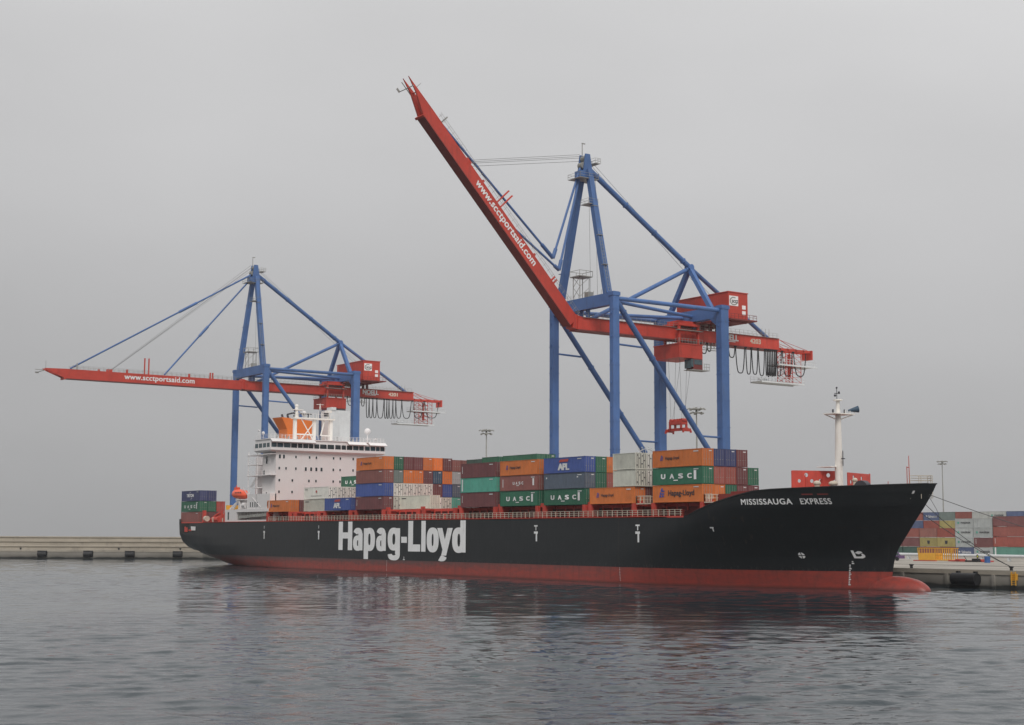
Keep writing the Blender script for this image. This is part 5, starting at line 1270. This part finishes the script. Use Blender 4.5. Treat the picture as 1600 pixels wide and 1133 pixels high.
    for dx, dz in ((-.5, .6), (.5, 0), (0, -1.0), (.2, -.3)):
        part('hoist_rope', P['cable'], lambda mb: mb.tube((X(dx), YQ-.6, 91.6+dz), rp+Vector((dx, -.55*(dz-.6)*st, dz*.9*st+dz*.15)), .045, n=4))
    part('rope_block', RD, lambda mb: bbox(mb, -.6, .6, 41.5, 43.0, 1.3, 2.1), boom)
    rebase(root, (Xc, YQ+G/2, ZQ))
    return root
FR = [(70.3,72.3,49.9),(72.3,73.6,50.5),(79.0,81.1,49.6),(81.3,84.2,46.1),(84.6,86.3,46.0),(86.5,88.5,46.1),(88.7,90.7,45.9),(91.1,91.6,46),(91.7,92.2,45.8),(92.3,92.8,46),(92.9,93.4,45.9),(93.5,94.0,46),(94.1,94.5,46.1),(94.7,96.3,46.2),(96.7,100.0,46.4),(100.5,104.7,46.6)]
FL = [(70.7,73.4,49.6),(75.9,77.2,49.6),(77.8,78.9,45.9),(78.9,80.3,45.9),(80.3,81.8,46),(81.8,84.5,46),(84.6,85.6,46),(85.6,86.4,46),(86.4,87.9,46.1),(87.9,89,46.2),(89,91.3,46.3),(91.3,95,46.4),(95.6,99.6,46.7),(100.2,105.7,47)]
crane(132.72, R(46.8), 'blue gantry crane amidships with its red boom raised steeply over the ship', FR)
crane(-36.77, 0.0, 'blue gantry crane behind the bridge house with its red boom lowered level over the water', FL)

# ------------------------------------------------------------------ light masts
def light_mast(x, y, h, label):
    root = thing('light_mast', label, 'light mast', (x, y, ZQ), 0, 'tall light masts in the port')
    mb = MB(); mb.tube((0,0,0), (0,0,h-1), .42, .17, 12); mb.build('pole', P['steel'], root)
    mb = MB(); mb.tube((0,0,h-1.6), (0,0,h-1.4), 1.3, 1.3, 16); mb.tube((0,0,h-.6), (0,0,h-.45), 1.7, 1.7, 16); mb.tube((0,0,h-1.6), (0,0,h+.1), .3, n=8)
    mb.build('lamp_ring', P['steel'], root)
    for k in range(12):
        a = 2*math.pi*k/12; lo_ = k % 2; r = 1.9 if not lo_ else 1.4; z = h-.3 if not lo_ else h-1.5
        mb = MB(); c_, s_ = math.cos(a), math.sin(a); mb.beam((c_*r, s_*r, z+.1), (c_*(r+.75), s_*(r+.75), z-.25), .75, .35); mb.tube((0,0,z), (c_*r, s_*r, z), .06, n=5)
        mb.build('floodlight', P['steel'], root)
light_mast(-40.3, 128.9, 42, 'grey floodlight mast rising between the two cranes behind the containers')
light_mast(70.2, 127.0, 42, 'tall grey floodlight mast seen between the legs of the raised-boom crane')
light_mast(-80.8, 422.0, 42, 'thin grey floodlight mast beyond the bow over the container yard')

# ------------------------------------------------------------------ things on the quay by the bow
def quay_things():
    t = thing('spreader_cage', 'yellow steel cage frame standing on the quay in front of the container stacks', 'steel cage')
    mb = MB(); x0, y0 = 164.0, 109.0
    mb.box(x0, x0+4.6, y0, y0+2.4, ZQ+.35, ZQ+1.7); mb.box(x0-.1, x0+9, y0-.05, y0+2.45, ZQ+.1, ZQ+.34)
    mb.build('body', P['yellow'], t)
    mb = MB()
    for k in range(8):
        xx = x0+4.7+k*.58; mb.box(xx, xx+.16, y0, y0+.12, ZQ+.34, ZQ+2.7); mb.box(xx, xx+.16, y0+2.3, y0+2.42, ZQ+.34, ZQ+2.7)
    for k in range(7): mb.box(x0+.1+k*.7, x0+.24+k*.7, y0, y0+.1, ZQ+1.7, ZQ+2.75)
    mb.box(x0-.3, x0+9.2, y0-.05, y0+.15, ZQ+2.7, ZQ+2.9); mb.box(x0-.3, x0+9.2, y0+2.3, y0+2.45, ZQ+2.7, ZQ+2.9); mb.box(x0+4.6, x0+9, y0-.02, y0+.1, ZQ+1.2, ZQ+1.34)
    mb.beam((x0, y0+.05, ZQ+.3), (x0-.3, y0+.05, ZQ+2.8), .16, .16); mb.beam((x0+9, y0+.05, ZQ+.3), (x0+9.2, y0+.05, ZQ+2.8), .16, .16)
    mb.build('frame', P['yellow'], t); rebase(t, (168.6, 110.2, ZQ))
    mb = MB(); mb.tube((144, 126, ZQ+1.1), (215, 113, ZQ+1.1), .38, n=12)
    for k in range(9): mb.box(147+k*8.3, 147.4+k*8.3, 125-k*1.52, 125.9-k*1.52, ZQ, ZQ+.75)
    tag(mb.build('pipe', P['pipe']), 'long pale grey pipe lying on supports across the quay', 'pipe')
    mb = MB(); mb.box(176, 186.5, 104.2, 106, ZQ+.05, ZQ+.35); mb.box(178, 179, 104, 106.2, ZQ+.35, ZQ+.6); mb.box(183, 184.2, 104, 106.2, ZQ+.35, ZQ+.6); mb.box(167, 173, 103.5, 104.2, ZQ+.02, ZQ+.22)
    tag(mb.build('steel_frame', P['c_red']), 'low orange-red steel frame lying on the quay beside the yellow cage', 'steel frame')
    mb = MB(); mb.tube((190.2, 99, ZQ), (190.2, 99, ZQ+1.35), .6, n=18); mb.tube((190.2, 99, ZQ+.45), (190.2, 99, ZQ+.52), .63, n=18); mb.tube((190.2, 99, ZQ+.9), (190.2, 99, ZQ+.97), .63, n=18)
    tag(mb.build('barrel', P['barrel']), 'blue barrel on the quay beside the workers in yellow vests', 'barrel')
    mb = MB(); mb.box(181.2, 184.6, 103.2, 104.4, ZQ+.1, ZQ+.35); mb.tube((181.6, 103, ZQ+.2), (181.6, 103.3, ZQ+.2), .22, n=10); mb.tube((184.2, 103, ZQ+.2), (184.2, 103.3, ZQ+.2), .22, n=10); mb.beam((181.3, 103.8, ZQ+.3), (180.5, 103.8, ZQ+1.3), .1, .1); mb.box(183, 184.4, 103.2, 104.3, ZQ+.35, ZQ+.75)
    tag(mb.build('hand_cart', P['dark']), 'low dark cart on the quay next to the workers', 'cart')
    # purple machine behind the stem
    t = thing('wheeled_machine', 'dark purple wheeled machine half hidden behind the ship stem on the quay', 'machine')
    mb = MB(); mb.box(161.2, 165.2, 101, 102.8, ZQ+.5, ZQ+1.2); mb.build('body', P['purple'], t)
    for k in range(2):
        mb = MB(); mb.tube((162+k*2.6, 100.8, ZQ+.45), (162+k*2.6, 101.1, ZQ+.45), .45, n=14); mb.build('wheel', P['dark'], t)
    mb = MB(); mb.beam((162.0, 101.5, ZQ+1.2), (160.8, 101.5, ZQ+4.2), .25, .25); mb.beam((163.4, 101.5, ZQ+1.2), (161.8, 101.5, ZQ+3.7), .25, .25); mb.beam((165.0, 101.5, ZQ+1.2), (163.0, 101.5, ZQ+3.0), .2, .2); mb.beam((160.8, 101.5, ZQ+3.6), (163.6, 101.5, ZQ+2.6), .2, .2)
    mb.build('mast', P['purple'], t); rebase(t, (163, 101.8, ZQ))
quay_things()

def person(x, y, rz, pose, label):
    root = thing('person', label, 'person', (x, y, ZQ), rz, 'dock workers')
    def skin(name, verts, edges, radii, mat, parent):
        me = bpy.data.meshes.new(name); me.from_pydata(verts, edges, []); o = bpy.data.objects.new(name, me); C.objects.link(o); o.parent = parent
        md = o.modifiers.new('skin', 'SKIN'); sb = o.modifiers.new('sub', 'SUBSURF'); sb.levels = 1; sb.render_levels = 1
        for i, r in enumerate(radii): me.skin_vertices[0].data[i].radius = (r, r)
        me.skin_vertices[0].data[0].use_root = True
        me.materials.append(mat); return o
    b = pose
    # pelvis, spine, neck, head ; arms ; legs
    V_ = [(0,0,.95),(b*.12,0,1.15),(b*.25,0,1.38),(b*.33,0,1.52),(b*.38,0,1.62),(b*.42,0,1.73),
          (b*.25,.19,1.40),(b*.25+.08,.26,1.14),(b*.25+.25,.22,.98),(b*.25,-.19,1.40),(b*.25+.10,-.26,1.15),(b*.25+.28,-.2,1.02),
          (0,.10,.9),(.04,.12,.5),(0,.13,.08),(.12,.14,.04),(0,-.10,.9),(.02,-.12,.5),(-.06,-.13,.08),(.06,-.14,.04)]
    E_ = [(0,1),(1,2),(2,3),(3,4),(4,5),(2,6),(6,7),(7,8),(2,9),(9,10),(10,11),(0,12),(12,13),(13,14),(14,15),(0,16),(16,17),(17,18),(18,19)]
    rad = [.14,.13,.15,.06,.08,.10,.075,.05,.04,.075,.05,.04,.09,.065,.05,.045,.09,.065,.05,.045]
    skin('body', V_, E_, rad, P['trousers'], root)
    skin('vest', V_[:3]+[V_[6], V_[9]], [(0,1),(1,2),(2,3),(2,4)], [.165,.16,.185,.1,.1], P['hivis'], root)
    mb = MB(); mb.ball((b*.40, 0, 1.69), .115, 12, sz=1.15); mb.build('head', P['skin'], root, smooth=True)
    mb = MB(); mb.ball((b*.41, 0, 1.76), .135, 12, sz=.8); mb.tube((b*.41, 0, 1.74), (b*.41, 0, 1.76), .17, n=14); mb.build('helmet', P['white'], root, smooth=True)
person(183.2, 104.9, R(-60), .9, 'dock worker in yellow hi-vis vest bending forward beside the dark cart on the quay')
person(185.6, 105.6, R(200), .25, 'dock worker in yellow hi-vis vest and white helmet standing upright by the blue barrel')

# ------------------------------------------------------------------ haze
def haze():
    mb = MB(); mb.box(-1900, 1300, -700, 2100, -5, 115)
    m = bpy.data.materials.new('haze'); m.use_nodes = True; t = m.node_tree; t.nodes.clear()
    o = t.nodes.new('ShaderNodeOutputMaterial'); v = t.nodes.new('ShaderNodeVolumePrincipled')
    v.inputs['Color'].default_value = (.9, .92, .94, 1); v.inputs['Density'].default_value = .00011; v.inputs['Anisotropy'].default_value = .2
    t.links.new(v.outputs[0], o.inputs['Volume'])
    tag(mb.build('haze', m), 'thin grey haze over the harbour', None, None, 'stuff')
haze()
